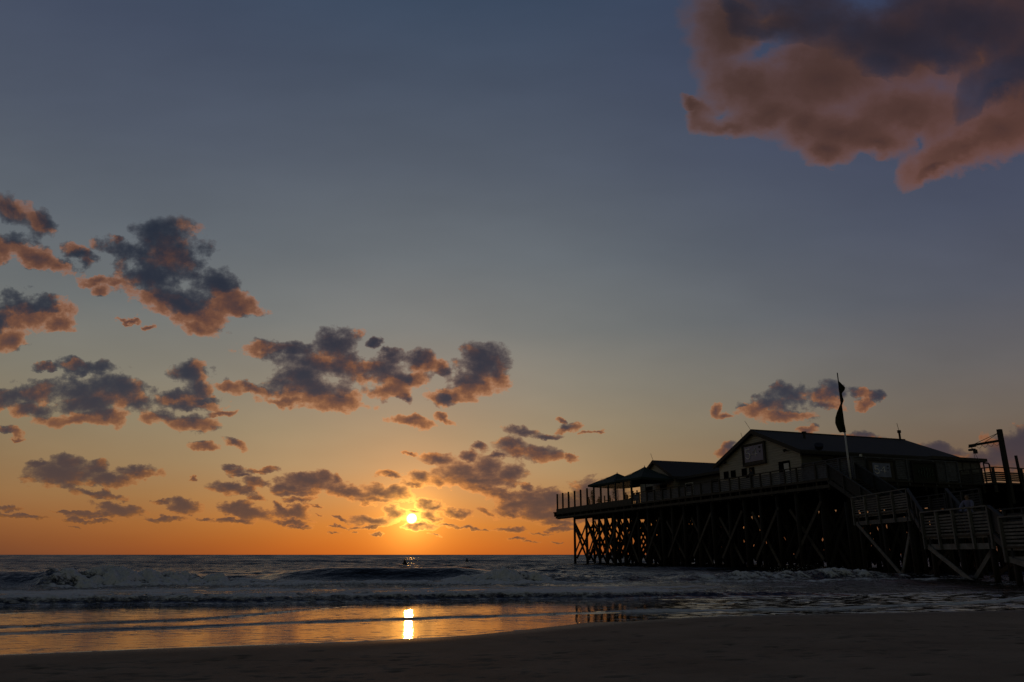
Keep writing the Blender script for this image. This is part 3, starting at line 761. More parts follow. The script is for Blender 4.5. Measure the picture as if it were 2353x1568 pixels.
def build_beach():
    xg = np.arange(-16, 22, .035); yg = np.arange(.6, 17.5, .035)
    X, Y = np.meshgrid(xg, yg)
    sy, sz = shore_y(X), shore_z(X)
    land = Y - sy
    inl = np.clip(-land, 0, 30)
    z = sz + .016*inl + .004*inl**1.15
    # lip: soft on the left, a small scarp on the right
    rgt = sstep(1.0, 5.0, X)
    z -= np.clip(land, 0, 10) * (.05 + .42*rgt)
    z -= (.018 + .02*rgt) * np.exp(-(land/.28)**2) * 0
    dry = sstep(.25, 2.2, inl)
    z += (fbm(X*.35, Y*.5, 101, 3)-.5) * .045 * sstep(.3, 3, inl)
    z += (fbm(X*2.2, Y*5.5, 111, 4, .55)-.5) * .008 * dry
    # blown ridges and old prints: shallow elongated hollows
    pit = fbm(X*4.5, Y*10, 121, 3, .5)
    pit2 = fbm(X*9, Y*18, 131, 3, .5)
    patch = sstep(.42, .62, fbm(X*.4, Y*.7, 141, 3))
    hol = sstep(.72, .82, pit)*(.1+.6*patch) + .8*sstep(.70, .80, pit2)*patch
    z -= hol * .020 * sstep(.5, 1.6, inl)
    # a few clear prints
    r = np.random.default_rng(4)
    mk = np.zeros_like(z)
    for i in range(150):
        px, py = r.uniform(-5.5, 6.5), r.uniform(4.6, 11.0)
        if py > np.interp(px, shx, shy) - .7: continue
        lx, ly = r.uniform(.04, .10), r.uniform(.018, .035)
        e = np.exp(-(((X-px)/lx)**2 + ((Y-py)/ly)**2)**2)
        z -= .020*e; z += .005*np.exp(-(((X-px)/lx/1.25)**2 + ((Y-py-ly*1.6)/ly)**2)**2)
        mk = np.maximum(mk, e)
    wet = 1 - sstep(.05, .9, inl)
    m, nt, bs = mat_new("beach_sand")
    at = lambda nme: nt.n("ShaderNodeAttribute", attribute_name=nme).outputs["Fac"]
    geo = nt.n("ShaderNodeNewGeometry").outputs["Position"]
    n1 = nt.noise(geo, 1.2, 5, .6); n2 = nt.noise(geo, 160.0, 2, .6)
    c = nt.ramp(n1.outputs[0], [(.3, (.215, .172, .140)), (.7, (.30, .243, .200))])
    c = nt.vec("SCALE", c, scale=nt.rng(n2.outputs[0], .3, .7, .82, 1.18))
    c = nt.vec("SCALE", c, scale=nt.rng(at("hollow"), 0, 1, 1.0, .38))  # shade inside hollows and prints is painted in as darker sand
    c = nt.mix(at("wet"), c, (.12, .098, .08, 1))
    nt.link(c, bs.inputs["Base Color"])
    nt.link(nt.rng(at("wet"), 0, 1, .9, .5), bs.inputs["Roughness"])
    nt.link(nt.rng(at("wet"), 0, 1, .03, .09), bs.inputs["Specular IOR Level"])
    n3 = nt.noise(nt.vec("MULTIPLY", geo, (1, 2.2, 1)), 14.0, 6, .62)
    h = nt.math("ADD", nt.math("MULTIPLY", n2.outputs[0], .0016), nt.math("MULTIPLY", n3.outputs[0], .012))
    h = nt.math("MULTIPLY", h, nt.rng(at("wet"), 0, 1, 1, .1))
    bp = nt.n("ShaderNodeBump"); bp.inputs["Strength"].default_value = .9; bp.inputs["Distance"].default_value = 1.0
    nt.link(h, bp.inputs["Height"]); nt.link(bp.outputs[0], bs.inputs["Normal"])
    o = grid_mesh("beach", X, Y, z, {"wet": wet, "hollow": np.clip(hol*.6+mk, 0, 1)}, m)
    tag(o, kind="structure")
build_beach()

def build_spray():
    """drops thrown up along the breaking crests"""
    r = np.random.default_rng(9); vs = []; fs = []
    for (b0, b1, n, zt) in ((170, 330, 330, .72), (330, 480, 120, .56), (1120, 1215, 200, .66), (1700, 2000, 160, .52)):
        for i in range(n):
            b = np.clip(r.normal((b0+b1)/2, (b1-b0)/4.5), b0, b1)
            Y = np.interp(b, [-600,0,600,1200,1800,2353], [24.2,25.2,27.2,29.4,34.0,38.5]) + r.normal(0, .25)
            X = (b-1176.5)/1699.5/1.045*Y
            k = 1 - abs(b-(b0+b1)/2)/((b1-b0)/2)
            z = zt*(.55+.45*k) + abs(r.normal(0, .10))*(.3+k) - .06
            s = r.uniform(.006, .018)
            m = len(vs); vs += [(X-s, Y, z), (X+s, Y, z), (X, Y, z+s*1.3), (X, Y-s, z-s*.4)]
            fs += [(m, m+1, m+2), (m, m+3, m+1), (m+1, m+3, m+2), (m+2, m+3, m)]
    me = bpy.data.meshes.new("spray"); me.from_pydata(vs, [], fs); me.update()
    mt, nt, bs = mat_new("spray_water")
    g = nt.n("ShaderNodeNewGeometry").outputs["Position"]
    nz = nt.noise(g, 3.0, 2, .5)
    nt.link(nt.ramp(nz.outputs[0], [(.3, (.55, .55, .6)), (.7, (.8, .8, .84))]), bs.inputs["Base Color"]); bs.inputs["Roughness"].default_value = .6
    me.materials.append(mt)
    o = bpy.data.objects.new("spray", me); COL.objects.link(o)
    tag(o, "fine spray thrown up along the breaking wave crests", "spray", kind="stuff")
build_spray()

# ================================================================ THE STILT PLATFORM
DECK = 6.10
plat = Frame("stilt_platform", (-65.0, 45.0, 0.0), "long dark timber platform raised over the surf on a forest of cross-braced piles", "pier")
T0 = 37.7
mb = MB(plat.o)                     # deck boards
mb.box((-89.6, T0, 5.98), (-40.5, 58.0, DECK)); mb.box((-40.5, 50.6, 5.981), (-39.2, 58.0, DECK + .001))
mb.box((-58.0, 58.0, 5.982), (-39.2, 76.0, DECK + .002))
mb.build("deck", M["wood"], plat)
mb = MB(plat.o)                     # joists across, close together
s = -89.4
while s < -40.6:
    mb.box((s-.04, T0+.05, 5.72), (s+.04, 57.9, 5.98)); s += .75
s = -57.8
while s < -39.4:
    mb.box((s-.04, 58.1, 5.72), (s+.04, 75.9, 5.979)); s += .75
mb.build("joist", M["pile"], plat, kind=None)
PS = [-84.5,-81.1,-77.9,-76.1,-74.2,-71.6,-69.0,-66.7,-64.4,-62.2,-60.0,-57.8,-55.6,-53.4,-51.3,-49.2,-47.1,-45.0,-42.55]
PT = [38.0, 40.4, 43.0, 45.6, 48.2, 50.8, 53.4, 56.2]
for t in PT:
    m_ = MB(plat.o); m_.box((-89.9 if t < 39 else -89.5, t-.11, 5.44), (-40.6, t+.11, 5.718)); m_.build("girder", M["pile"], plat)
for t in (60.5, 65.0, 70.0, 75.0):
    m_ = MB(plat.o); m_.box((-57.8, t-.11, 5.44), (-39.3, t+.11, 5.718)); m_.build("girder", M["pile"], plat)
for z0, z1, o_ in ((5.50, 5.71, .10), (6.0, 6.17, .06)):
    m_ = MB(plat.o); m_.box((-90.2 if z0 > 5.9 else -89.6, T0-o_-.05, z0), (-41.2, T0-o_+.03, z1)); m_.build("fascia_board", M["wood"], plat)
m_ = MB(plat.o); m_.box((-89.75, T0-.3, 5.74), (-89.62, 58.0, 6.28)); m_.box((-90.35, T0-.15, 6.2), (-89.62, T0+.1, 6.34)); m_.build("end_beam", M["pile"], plat)

def jit(a): return random.uniform(-a, a)
def pile_mesh(mb, s, t, top, r=.15):
    l1, l2 = jit(.10), jit(.10)
    mb.tube([(s+l1, t+l2, -.9), (s+l1*.5, t+l2*.5, 2.4), (s, t, top)], [r*1.12, r*1.04, r*.95], 9)
piles = []
for t in PT:
    for s in PS: piles.append((s + jit(.22) * (t > 39), t + jit(.15), 5.44))
for t in (60.5, 65.0, 70.0, 75.0):
    for s in (-56.0, -51.0, -46.0, -40.0): piles.append((s + jit(.2), t, 5.44))
for t in (41.4, 44.9, 48.4, 52.0, 55.6): piles.append((-40.3 + jit(.1), t + 1.2, 5.7))
piles.sort(key=lambda p: p[1] - .25*p[0] - (4 if p[0] < -74 else 0))
inner = MB(plat.o)
for i, (s, t, top) in enumerate(piles):
    m_ = MB(plat.o) if i < 95 else inner
    pile_mesh(m_, s, t, top, random.uniform(.135, .17))
    if i < 95: m_.build("pile", M["pile"], plat, smooth=True)
tt = 58.4
while tt < 76:
    for s in np.arange(-57.0, -39.5, 2.4): pile_mesh(inner, s + jit(.3), tt + jit(.4), 5.44, .15)
    tt += 2.6
inner.build("inner_piles", M["pile"], plat, smooth=True, kind="stuff")
# braces: pairs of planks bolted crosswise
XS = [(-45.6,-42.4),(-50.05,-46.95),(-54.5,-51.4),(-58.8,-55.7),(-63.1,-60.0),(-67.4,-64.3),(-71.8,-68.7),(-76.2,-73.0),(-80.9,-77.6),(-84.4,-81.0)]
def bracing():
    out = []
    for n, t in enumerate(PT):                       # along the pier
        for a, b in XS:
            o_ = 0 if n == 0 else jit(1.2)
            out.append(((b+o_, t-.2, 4.62+jit(.15)), (a+o_, t-.2, .9+jit(.3))))
            out.append(((a-.6+o_, t+.2, 4.3+jit(.2)), (b-.8+o_, t+.2, .5+jit(.3))))
    for a, b in ((-84.5,-81.1),(-81.1,-77.9),(-77.9,-74.2)):  # long braces at the sea end
        out.append(((a, 37.85, 5.0), (b, 37.85, .6))); out.append(((a, 40.6, 5.1), (b, 40.6, .3)))
    for s in PS:                                     # across it
        for i in range(0, len(PT)-1):
            a, b = PT[i], PT[i+1]
            out.append(((s-.2, a, 5.0+jit(.2)), (s-.2, b, .5+jit(.3))))
            if i % 2 == 0 or s < -70: out.append(((s+.2, b, 5.0+jit(.2)), (s+.2, a, .5+jit(.3))))
    for t in np.arange(58.6, 76, 2.6):
        for s in np.arange(-56.5, -40.5, 3.2):
            o_ = jit(1.0); out.append(((s+o_, t, 5.0), (s+3+o_, t, .5))); out.append(((s+3+o_, t+.3, 5.0), (s+o_, t+.3, .5)))
    for t in (60.5, 65.0, 70.0):
        for a, b in ((-56.0,-51.0),(-51.0,-46.0),(-46.0,-40.0)):
            out.append(((a, t-.2, 5.0), (b, t-.2, .5))); out.append(((b, t+.2, 5.0), (a, t+.2, .5)))
    return out
br = bracing()
rest = MB(plat.o)
for i, (p, q) in enumerate(br):
    if i < 40 or 160 <= i < 215:
        m_ = MB(plat.o)
        m_.beam(p, q, .07, .22, (0, 0, 1))
        m_.build("brace", M["wood"] if i < 20 else M["pile"], plat)
    else: rest.beam(p, q, .07, .22, (0, 0, 1))
rest.build("inner_bracing", M["pile"], plat, kind="stuff")

# ---------------------------------------------------------------- railings
def rail_run(root, P, Q, posts, z0, ztop, zlow, slats, mat, post_w=.11, rail=True, matp=None, slat_h=.11, rail_w=.14, gap_top=.16, slat_off=.075):
    """posts, slat panels and a handrail between two points; P, Q are (x, y) or pier (s, t); z0(f) gives the deck height along the run"""
    P = Vector((*P, 0)); Q = Vector((*Q, 0)); d = (Q - P); n = Vector((-d.y, d.x, 0)).normalized()
    f0 = None
    for f in posts:
        b = P + d*f; z = z0(f)
        m_ = MB(root.o); m_.beam((b.x, b.y, z + zlow), (b.x, b.y, z + ztop), post_w, post_w, (d.x, d.y, 0)); m_.build("post", matp or M["plank"], root)
        if f0 is not None and slats:
            m_ = MB(root.o)
            a = P + d*f0 + n*slat_off; c = b + n*slat_off
            for k in range(slats):
                h = .18 + (ztop - .18 - gap_top) * k / max(1, slats-1)
                m_.beam((a.x+d.normalized().x*.06, a.y+d.normalized().y*.06, z0(f0)+h), (c.x-d.normalized().x*.06, c.y-d.normalized().y*.06, z+h), .03, slat_h)
            m_.build("slat_panel", mat, root)
        f0 = f
    if rail:
        m_ = MB(root.o); m_.beam((P.x, P.y, z0(0)+ztop+.03), (Q.x, Q.y, z0(1)+ztop+.03), rail_w, .06); m_.build("handrail", matp or M["plank"], root)

wr = Frame("terrace_railing", (-56.0, T0, DECK), "slatted timber railing along the walkway in front of the gabled house", "railing")
ws = [-69.4,-67.9,-66.4,-64.9,-63.4,-61.9,-60.45,-59.38,-58.26,-56.87,-55.21,-54.05,-52.59,-51.33,-49.77,-48.61,-47.37,-45.77,-44.46,-42.51,-41.35]
rail_run(wr, (ws[0], T0), (ws[-1], T0), [(s-ws[0])/(ws[-1]-ws[0]) for s in ws], lambda f: DECK, 1.05, -.72, 6, M["slat"], matp=M["wood"])
m_ = MB(wr.o); m_.beam((-42.5, T0, DECK+1.08), (-41.35, T0, DECK+1.08), .14, .06); 

# glass wind screens
gs = Frame("glass_wind_screen", (-79.5, T0, DECK), "row of tall glass wind screens between posts at the seaward end of the terrace", "wind screen")
gp = [-89.4,-87.61,-85.83,-83.97,-82.22,-80.40,-78.56,-76.77,-74.90,-73.15,-71.27,-69.55]
m_ = MB(gs.o); m_.box((-89.5, T0-.09, DECK+.07), (-69.5, T0-.04, 6.68)); m_.build("kick_board", M["wood"], gs)
for i, s in enumerate(gp):
    m_ = MB(gs.o); m_.box((s-.09, T0-.04, DECK-.55), (s+.09, T0+.12, 8.60+jit(.03))); m_.build("post", M["trim"], gs)
    if i:
        m_ = MB(gs.o); m_.add([(gp[i-1]+.08, T0+.03, 6.66), (s-.08, T0+.03, 6.66), (s-.08, T0+.03, 8.5), (gp[i-1]+.08, T0+.03, 8.5)], [(0, 1, 2, 3)]); m_.build("glass_pane", M["glass"], gs)
for k in range(4):                       # the short end screen
    m_ = MB(gs.o); m_.box((-89.5, T0+1.6+k*1.7, DECK-.1), (-89.35, T0+1.75+k*1.7, 8.55)); m_.build("post", M["trim"], gs)

# ================================================================ HOUSES
house = Frame("gabled_house", (-51.85, 48.0, DECK), "large gabled restaurant with pale clapboard front and long dark roof on the platform", "house")
m_ = MB(house.o)
m_.prism([(-57.15, DECK), (-46.55, DECK), (-46.55, 8.72), (-51.85, 10.98), (-57.15, 8.72)], 1, 40.0, 56.2)
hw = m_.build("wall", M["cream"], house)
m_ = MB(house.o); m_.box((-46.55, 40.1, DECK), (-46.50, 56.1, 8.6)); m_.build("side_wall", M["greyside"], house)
rf_m = MB(house.o)
def roof(mb, se, ze, sr, zr, t0, t1, th=.16):
    mb.prism([(se, ze), (sr, zr), (sr, zr+th), (se, ze+th)] if se < sr else [(sr, zr), (se, ze), (se, ze+th), (sr, zr+th)], 1, t0, t1)
roof(rf_m, -57.55, 8.68, -51.85, 11.06, 39.68, 56.5); roof(rf_m, -46.12, 8.68, -51.85, 11.062, 39.68, 56.5)
rf = rf_m.build("roof", M["roof"], house)
def barge(frame, parent, s0, z0, s1, z1, t, mat):
    m = MB(frame.o); m.beam((s0, t, z0), (s1, t, z1), .06, .30, (0, 1, 0)) if False else m.prism([(s0, z0-.16), (s1, z1-.16), (s1, z1+.17), (s0, z0+.17)], 1, t-.05, t)
    return m.build("barge_board", mat, parent)
barge(house, rf, -57.6, 8.66, -51.85, 11.06, 39.68, M["trim"]); barge(house, rf, -46.07, 8.66, -51.85, 11.06, 39.678, M["trim"])
m_ = MB(house.o); m_.box((-46.14, 39.7, 8.52), (-46.0, 56.5, 8.72)); m_.build("gutter", M["trim"], rf)
m_ = MB(house.o); m_.box((-51.95, 39.7, 11.2), (-51.75, 56.5, 11.27)); m_.build("ridge_cap", M["metal"], rf)
for a, b in ((-56.47,-55.91), (-55.43,-54.87), (-53.87,-53.31), (-52.82,-52.28)):
    m_ = MB(house.o); m_.box((a-.06, 39.96, 7.49), (b+.06, 40.0, 8.19)); wn = m_.build("window", M["trim"], house)
    m_ = MB(house.o); m_.box((a, 39.94, 7.55), (b, 39.958, 8.13)); m_.build("pane", M["glassdark"], wn)
m_ = MB(house.o); m_.box((-49.1, 39.95, DECK), (-47.8, 40.0, 8.22)); dr = m_.build("door", M["glassdark"], house)
m_ = MB(house.o); m_.box((-48.42, 39.90, 6.2), (-47.86, 39.945, 8.02)); m_.build("door_leaf", M["white"], dr)
for s, z in ((-48.0, 9.02), (-56.05, 8.97)):
    m_ = MB(house.o); m_.tube([(s, 40.0, z), (s, 39.86, z+.02), (s-.05, 39.72, z-.06)], [.05, .10, .13], 8); m_.build("wall_lamp", M["trim"], house)
m_ = MB(house.o); m_.tube([(-56.75, 41.2, 9.0), (-56.75, 41.2, 10.12)], .15, 10); m_.tube([(-56.75, 41.2, 10.13), (-56.75, 41.2, 10.22)], .2, 10); m_.build("chimney", M["metal"], rf)
m_ = MB(house.o); m_.tube([(-50.0, 43.6, 10.2), (-50.0, 43.6, 10.85)], .11, 8); m_.tube([(-50.0, 43.6, 10.84), (-50.0, 43.6, 11.0)], .2, 8); m_.build("vent_pipe", M["metal"], rf)
m_ = MB(house.o); m_.tube([(-51.3, 55.4, 11.1), (-51.3, 55.4, 11.75)], .09, 8); m_.tube([(-51.3, 55.4, 11.72), (-51.3, 55.4, 11.95)], .16, 8); m_.tube([(-51.3, 55.4, 11.9), (-51.32, 55.3, 12.6)], .02, 5); m_.build("flue", M["metal"], rf)
m_ = MB(house.o)
m_.tube([(-46.25, 41.6, 9.05), (-46.1, 41.5, 9.28)], [.3, .34], 12); m_.tube([(-46.3, 41.6, 8.8), (-46.25, 41.6, 9.1)], .05, 6); m_.build("satellite_dish", M["metal"], rf)
for s, t, z, ds in ((-51.9, 39.75, 11.2, -.45), (-53.6, 40.2, 10.4, -.02)):
    m_ = MB(house.o); m_.tube([(s, t, z), (s+ds, t-.2, z+.85)], .016, 5); m_.build("lightning_rod", M["metal"], rf)
m_ = MB(house.o); m_.tube([(-46.42, 43.2, 6.2), (-46.42, 43.2, 8.6)], .06, 8); m_.build("downpipe", M["trim"], house)
for t in (42.0, 44.2):
    m_ = MB(house.o); m_.box((-46.5, t, 6.3), (-46.46, t+1.7, 8.35)); wn = m_.build("window", M["trim"], house)
    m_ = MB(house.o); m_.box((-46.46, t+.1, 6.9), (-46.44, t+1.6, 8.25)); m_.build("pane", M["glassdark"], wn)

side = Frame("small_gabled_house", (-72.3, 46.0, DECK), "smaller gabled house half hidden behind the green parasols, left of the big one", "house")
SG = 42.3
m_ = MB(side.o); m_.prism([(-75.9, DECK), (-68.5, DECK), (-68.5, 8.95), (-72.3, 10.9), (-75.9, 8.95)], 1, SG, 57.0); m_.build("wall", M["cream"], side)
m_ = MB(side.o); roof(m_, -76.4, 8.82, -72.3, 10.96, SG-.3, 57.3); roof(m_, -68.2, 8.82, -72.3, 10.962, SG-.3, 57.3); rf2 = m_.build("roof", M["roof"], side)
barge(side, rf2, -76.45, 8.80, -72.3, 10.96, SG-.3, M["trim"]); barge(side, rf2, -68.15, 8.80, -72.3, 10.96, SG-.302, M["trim"])
m_ = MB(side.o); m_.tube([(-72.35, SG-.2, 11.1), (-72.65, SG-.3, 11.9)], .02, 5); m_.build("lightning_rod", M["metal"], rf2)
for a, b, z0, z1 in ((-71.4,-70.2,7.0,8.3), (-74.6,-73.2,7.0,8.3)):
    m_ = MB(side.o); m_.box((a-.08, SG-.04, z0-.08), (b+.08, SG, z1+.08)); wn = m_.build("window", M["trim"], side)
    m_ = MB(side.o); m_.box((a, SG-.06, z0), (b, SG-.042, z1)); m_.build("pane", M["glassdark"], wn)

link = Frame("linking_block", (-63.0, 46.0, DECK), "low flat roofed block joining the small gabled house to the big one", "building")
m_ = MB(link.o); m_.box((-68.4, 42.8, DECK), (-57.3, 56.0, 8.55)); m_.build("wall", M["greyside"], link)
m_ = MB(link.o); m_.box((-68.15, 42.2, 8.56), (-57.6, 56.2, 8.80)); m_.build("roof", M["trim"], link)
m_ = MB(link.o); m_.box((-67.2, 42.74, 6.9), (-65.8, 42.8, 8.2)); wn = m_.build("window", M["white"], link)
m_ = MB(link.o); m_.box((-67.0, 42.70, 7.3), (-66.0, 42.738, 8.1)); m_.build("pane", M["glassdark"], wn)
m_ = MB(link.o); m_.box((-62.6, 42.74, DECK), (-61.5, 42.8, 8.1)); m_.build("door", M["glassdark"], link)

kiosk = Frame("flat_roofed_kiosk", (-45.0, 52.0, DECK), "flat roofed kiosk with pale shutters at the landward end of the big house", "kiosk")
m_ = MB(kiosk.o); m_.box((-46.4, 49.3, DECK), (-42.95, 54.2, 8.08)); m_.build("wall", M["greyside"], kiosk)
m_ = MB(kiosk.o); m_.box((-46.9, 48.9, 8.09), (-42.6, 54.6, 8.33)); m_.build("roof", M["wood"], kiosk)
for t0, t1, mt in ((50.7, 52.1, "white"), (52.3, 53.0, "plank"), (53.15, 53.9, "plank")):
    m_ = MB(kiosk.o); m_.box((-42.95, t0, 7.25), (-42.90, t1, 7.98)); m_.build("shutter", M["plank"], kiosk)
m_ = MB(kiosk.o); m_.tube([(-42.7, 54.25, 6.2), (-42.7, 54.25, 8.0)], .05, 8); m_.tube([(-42.7, 54.25, 8.0), (-42.7, 54.75, 8.0), (-42.7, 54.85, 7.9), (-42.7, 54.9, 6.2)], .06, 8); m_.build("pipe_frame", M["metal"], kiosk)

# ---------------------------------------------------------------- slatted fence with signs
fence = Frame("slatted_privacy_fence", (-40.6, 42.0, DECK), "head high blue-grey slatted fence round the deck corner below the long roof", "fence")
rail_run(fence, (-45.6, 39.25), (-40.62, 39.25), [0, .25, .5, .75, 1], lambda f: DECK, 1.50, -.3, 10, M["slat"], matp=M["slat"], rail_w=.10, slat_h=.10, gap_top=.07)
rail_run(fence, (-40.6, 39.28), (-40.6, 48.9), [0, .12, .25, .38, .5, .63, .76, .88, 1], lambda f: DECK, 1.50, -.3, 11, M["slat"], matp=M["slat"], rail_w=.10, slat_h=.10, gap_top=.07)

def strokes(mb, lines, r, fn):
    for ln in lines:
        mb.tube([fn(*p) for p in ln], r, 6)
FIVE = [[(.92,1.0),(.12,1.0),(.08,.56),(.5,.62),(.85,.52),(.97,.30),(.85,.08),(.5,.0),(.15,.06),(.0,.2)]]
FOUR = [[(.68,.0),(.68,1.0),(.0,.30),(1.0,.30)]]
def number_sign(name, o, label, frame_w, frame_h, panel, fn, pmat, size):
    """fn(u, v, depth) maps board coordinates (metres from its middle) to pier axes"""
    f = Frame(name, o, label, "sign")
    m = MB(f.o); w, h = frame_w/2, frame_h/2
    def slab(m, u0, v0, u1, v1, d0, d1):
        a = fn(u0, v0, d0); b = fn(u1, v1, d1)
        m.box(tuple(min(i, j) for i, j in zip(a, b)), tuple(max(i, j) for i, j in zip(a, b)))
    slab(m, -w, -h, w, h, .0, .05); m.build("backing", M["wood"], f)
    m = MB(f.o)
    for q in ((-w, h-.12, w, h), (-w, -h, w, -h+.12), (-w, -h+.12, -w+.12, h-.12), (w-.12, -h+.12, w, h-.12)): slab(m, *q, .03, .13)
    m.build("frame", M["trim"], f)
    pw, ph, pv = panel
    m = MB(f.o); slab(m, -pw/2, pv-ph/2, pw/2, pv+ph/2, .051, .075); m.build("panel", M[pmat], f)
    m = MB(f.o)
    k = size
    def L(u0, v0, sx, sy): return lambda x, y: fn(u0 + x*sx, v0 + y*sy, .10)
    for off in (.0, .075):
        strokes(m, [[(x, y) for x, y in l] for l in FIVE], .022*k, L((-.97+off*.6)*k, (-.34-off*.5+pv)*k, (.60-off*1.2)*k, (.74-off*.2)*k))
        strokes(m, [[(x, y) for x, y in l] for l in FOUR], .022*k, L((-.22+off*.7)*k, (-.28+off*.2+pv)*k, (.74-off*1.4)*k, (.66-off)*k))
    m.build("numerals", M["letter"], f)
    m = MB(f.o)                                         # degree mark and the dark emblem under it
    cx, cy = .78*k, (.34+pv)*k
    m.tube([fn(cx+.075*k*math.cos(a), cy+.05*k+.06*k*math.sin(a), .09) for a in np.linspace(0, 6.29, 17)], .026*k, 6, cap=False)
    a0, b0 = fn(cx-.15*k, cy-.17*k, .08), fn(cx+.17*k, cy-.15*k, .08); c0, d0 = fn(cx+.02*k, cy-.24*k, .085), fn(cx, cy-.40*k, .08)
    m.add([a0, c0, d0], [(0, 1, 2)]); m.add([c0, b0, d0], [(0, 1, 2)])
    m.build("emblem", M["trim"], f)
    return f
number_sign("number_sign", (-52.0, 39.95, 9.22), "framed square sign reading 54 degrees, high on the pale gable", 3.02, 1.82, (2.42, 1.30, .05),
            lambda u, v, d: (-52.0+u, 39.95-d, 9.22+v), "signpanel", 1.08)
number_sign("number_sign", (-40.52, 41.62, 6.74), "framed bluish sign reading 54 degrees, hung on the slatted fence", 2.5, 1.56, (1.56, .96, .02),
            lambda u, v, d: (-40.52+d, 41.62+u, 6.74+v), "signblue", .70)
gsn = Frame("green_sign", (-40.52, 45.5, 6.74), "dark framed sign with faint wavy greenish lettering, right of the blue sign", "sign")
m_ = MB(gsn.o); m_.box((-40.52, 44.35, 5.97), (-40.47, 46.65, 7.51)); m_.build("panel", M["signgreen"], gsn)
m_ = MB(gsn.o)
for q in ((44.35, 7.39, 46.65, 7.51), (44.35, 5.97, 46.65, 6.09), (44.35, 6.09, 44.47, 7.39), (46.53, 6.09, 46.65, 7.39)): m_.box((-40.49, q[0], q[1]), (-40.39, q[2], q[3]))
m_.build("frame", M["trim"], gsn)
m_ = MB(gsn.o)
for i, (u, a) in enumerate(((44.95,.22),(45.2,.30),(45.45,.36),(45.7,.36),(45.95,.30),(46.2,.24))):
    m_.tube([(-40.43, u+.05*math.sin(k*1.6+i), 6.72 + a*(k/6-.5)*2) for k in range(7)], .03, 5)
m_.build("lettering", M["greenletter"], gsn)
flood = Frame("flood_lamp", (-40.55, 39.9, 7.62), "small pale flood lamp on top of the slatted fence", "lamp")
m_ = MB(flood.o); m_.tube([(-40.55, 39.9, 7.62), (-40.5, 39.9, 7.72), (-40.4, 39.9, 7.70)], [.03, .06, .1], 8); m_.build("lamp_head", M["white"], flood)

# ---------------------------------------------------------------- upper walkway rail, crane, poles
ur = Frame("walkway_railing", (-39.3, 52.0, DECK), "timber railing of the upper walkway, running under the crane to the right", "railing")
rail_run(ur, (-42.9, 50.75), (-39.32, 50.75), [0, .25, .5, .75, 1], lambda f: DECK, 1.06, -.7, 5, M["wood"], matp=M["wood"], gap_top=.34, rail_w=.16)
rail_run(ur, (-39.3, 50.8), (-39.3, 72.0), [i/15 for i in range(16)], lambda f: DECK, 1.06, -.7, 5, M["wood"], matp=M["wood"], gap_top=.34, rail_w=.16)
crane = Frame("timber_crane", (-39.05, 51.8, DECK), "dark timber post crane with a stayed arm beside the upper walkway", "crane")
m_ = MB(crane.o); m_.beam((-39.05, 51.8, 4.6), (-39.05, 51.8, 9.95), .27, .27, (1, 0, 0)); m_.build("post", M["trim"], crane)
m_ = MB(crane.o); m_.beam((-38.95, 51.8, 9.14), (-41.5, 51.55, 9.06), .12, .16); m_.box((-41.55, 51.5, 8.92), (-41.0, 51.64, 9.0)); m_.build("arm", M["trim"], crane)
for e in (-41.0, -40.2):
    m_ = MB(crane.o); m_.tube([(-39.1, 51.78, 9.72), (e, 51.6, 9.16)], .022, 5); m_.build("stay_cable", M["metal"], crane)
m_ = MB(crane.o)
m_.box((-41.55, 51.45, 8.66), (-41.1, 51.68, 8.8)); m_.box((-41.2, 51.48, 8.42), (-40.98, 51.68, 8.72)); m_.tube([(-41.3, 51.56, 8.8), (-41.3, 51.56, 8.94)], .03, 6)
hst = m_.build("hoist", M["metal"], crane)
m_ = MB(crane.o); m_.tube([(-41.2, 51.56, 8.66), (-41.2, 51.56, 7.3)], .012, 5); m_.tube([(-41.15, 51.56, 8.5), (-40.8, 51.56, 7.6)], .012, 5); m_.build("chain", M["metal"], hst)
m_ = MB(crane.o)
for k in range(4):
    a, b = -41.0 + k*.48, -40.52 + k*.48
    m_.tube([(a + (b-a)*i/6, 51.66, 9.0 - .22*math.sin(math.pi*i/6)) for i in range(7)], .012, 5)
m_.build("cable", M["metal"], crane)
pp = Frame("mooring_post", (-39.15, 53.2, DECK), "short slender leaning post above the walkway rail, right of the crane", "post")
m_ = MB(pp.o); m_.beam((-39.15, 53.2, 5.5), (-39.15, 53.12, 8.1), .14, .14, (1, 0, 0)); m_.build("shaft", M["trim"], pp)

# flagpole and flag
fpx, fpy = 22.95, 50.75
pole = Frame("flagpole", (fpx, fpy, 5.6), "thin white flagpole rising from the deck corner above the roof", "flagpole", world=True)
m_ = MB(pole.o); m_.tube([(fpx, fpy, 5.6), (fpx, fpy, 9.2)], [.065, .055], 10); m_.build("lower_shaft", M["pole"], pole, smooth=True)
m_ = MB(pole.o); m_.tube([(fpx, fpy, 9.2), (fpx, fpy, 13.42)], [.055, .035], 10); m_.build("upper_shaft", M["metal"], pole, smooth=True)
FL = [(12.85,0,.04),(12.6,0,.22),(12.35,0,.40),(12.15,0,.33),(11.95,0,.14),(11.7,0,.17),(11.45,-.02,.24),(11.2,-.05,.12),(10.95,-.2,.05),(10.6,-.40,.03),(10.2,-.54,.03),(9.85,-.56,.03),(9.55,-.46,.05),(9.3,-.36,.06),(9.2,-.28,.08)]
vs = []; fs = []; NU = 9
zz = np.linspace(12.85, 9.2, 44)
fz = [q[0] for q in FL][::-1]
for i, z in enumerate(zz):
    l = np.interp(z, fz, [q[1] for q in FL][::-1]); r_ = np.interp(z, fz, [q[2] for q in FL][::-1])
    for j in range(NU):
        u = j/(NU-1)
        vs.append((l + (r_-l)*u, .10*math.sin(u*9 + z*2.2)*min(1, (r_-l)*3) + .03, z))
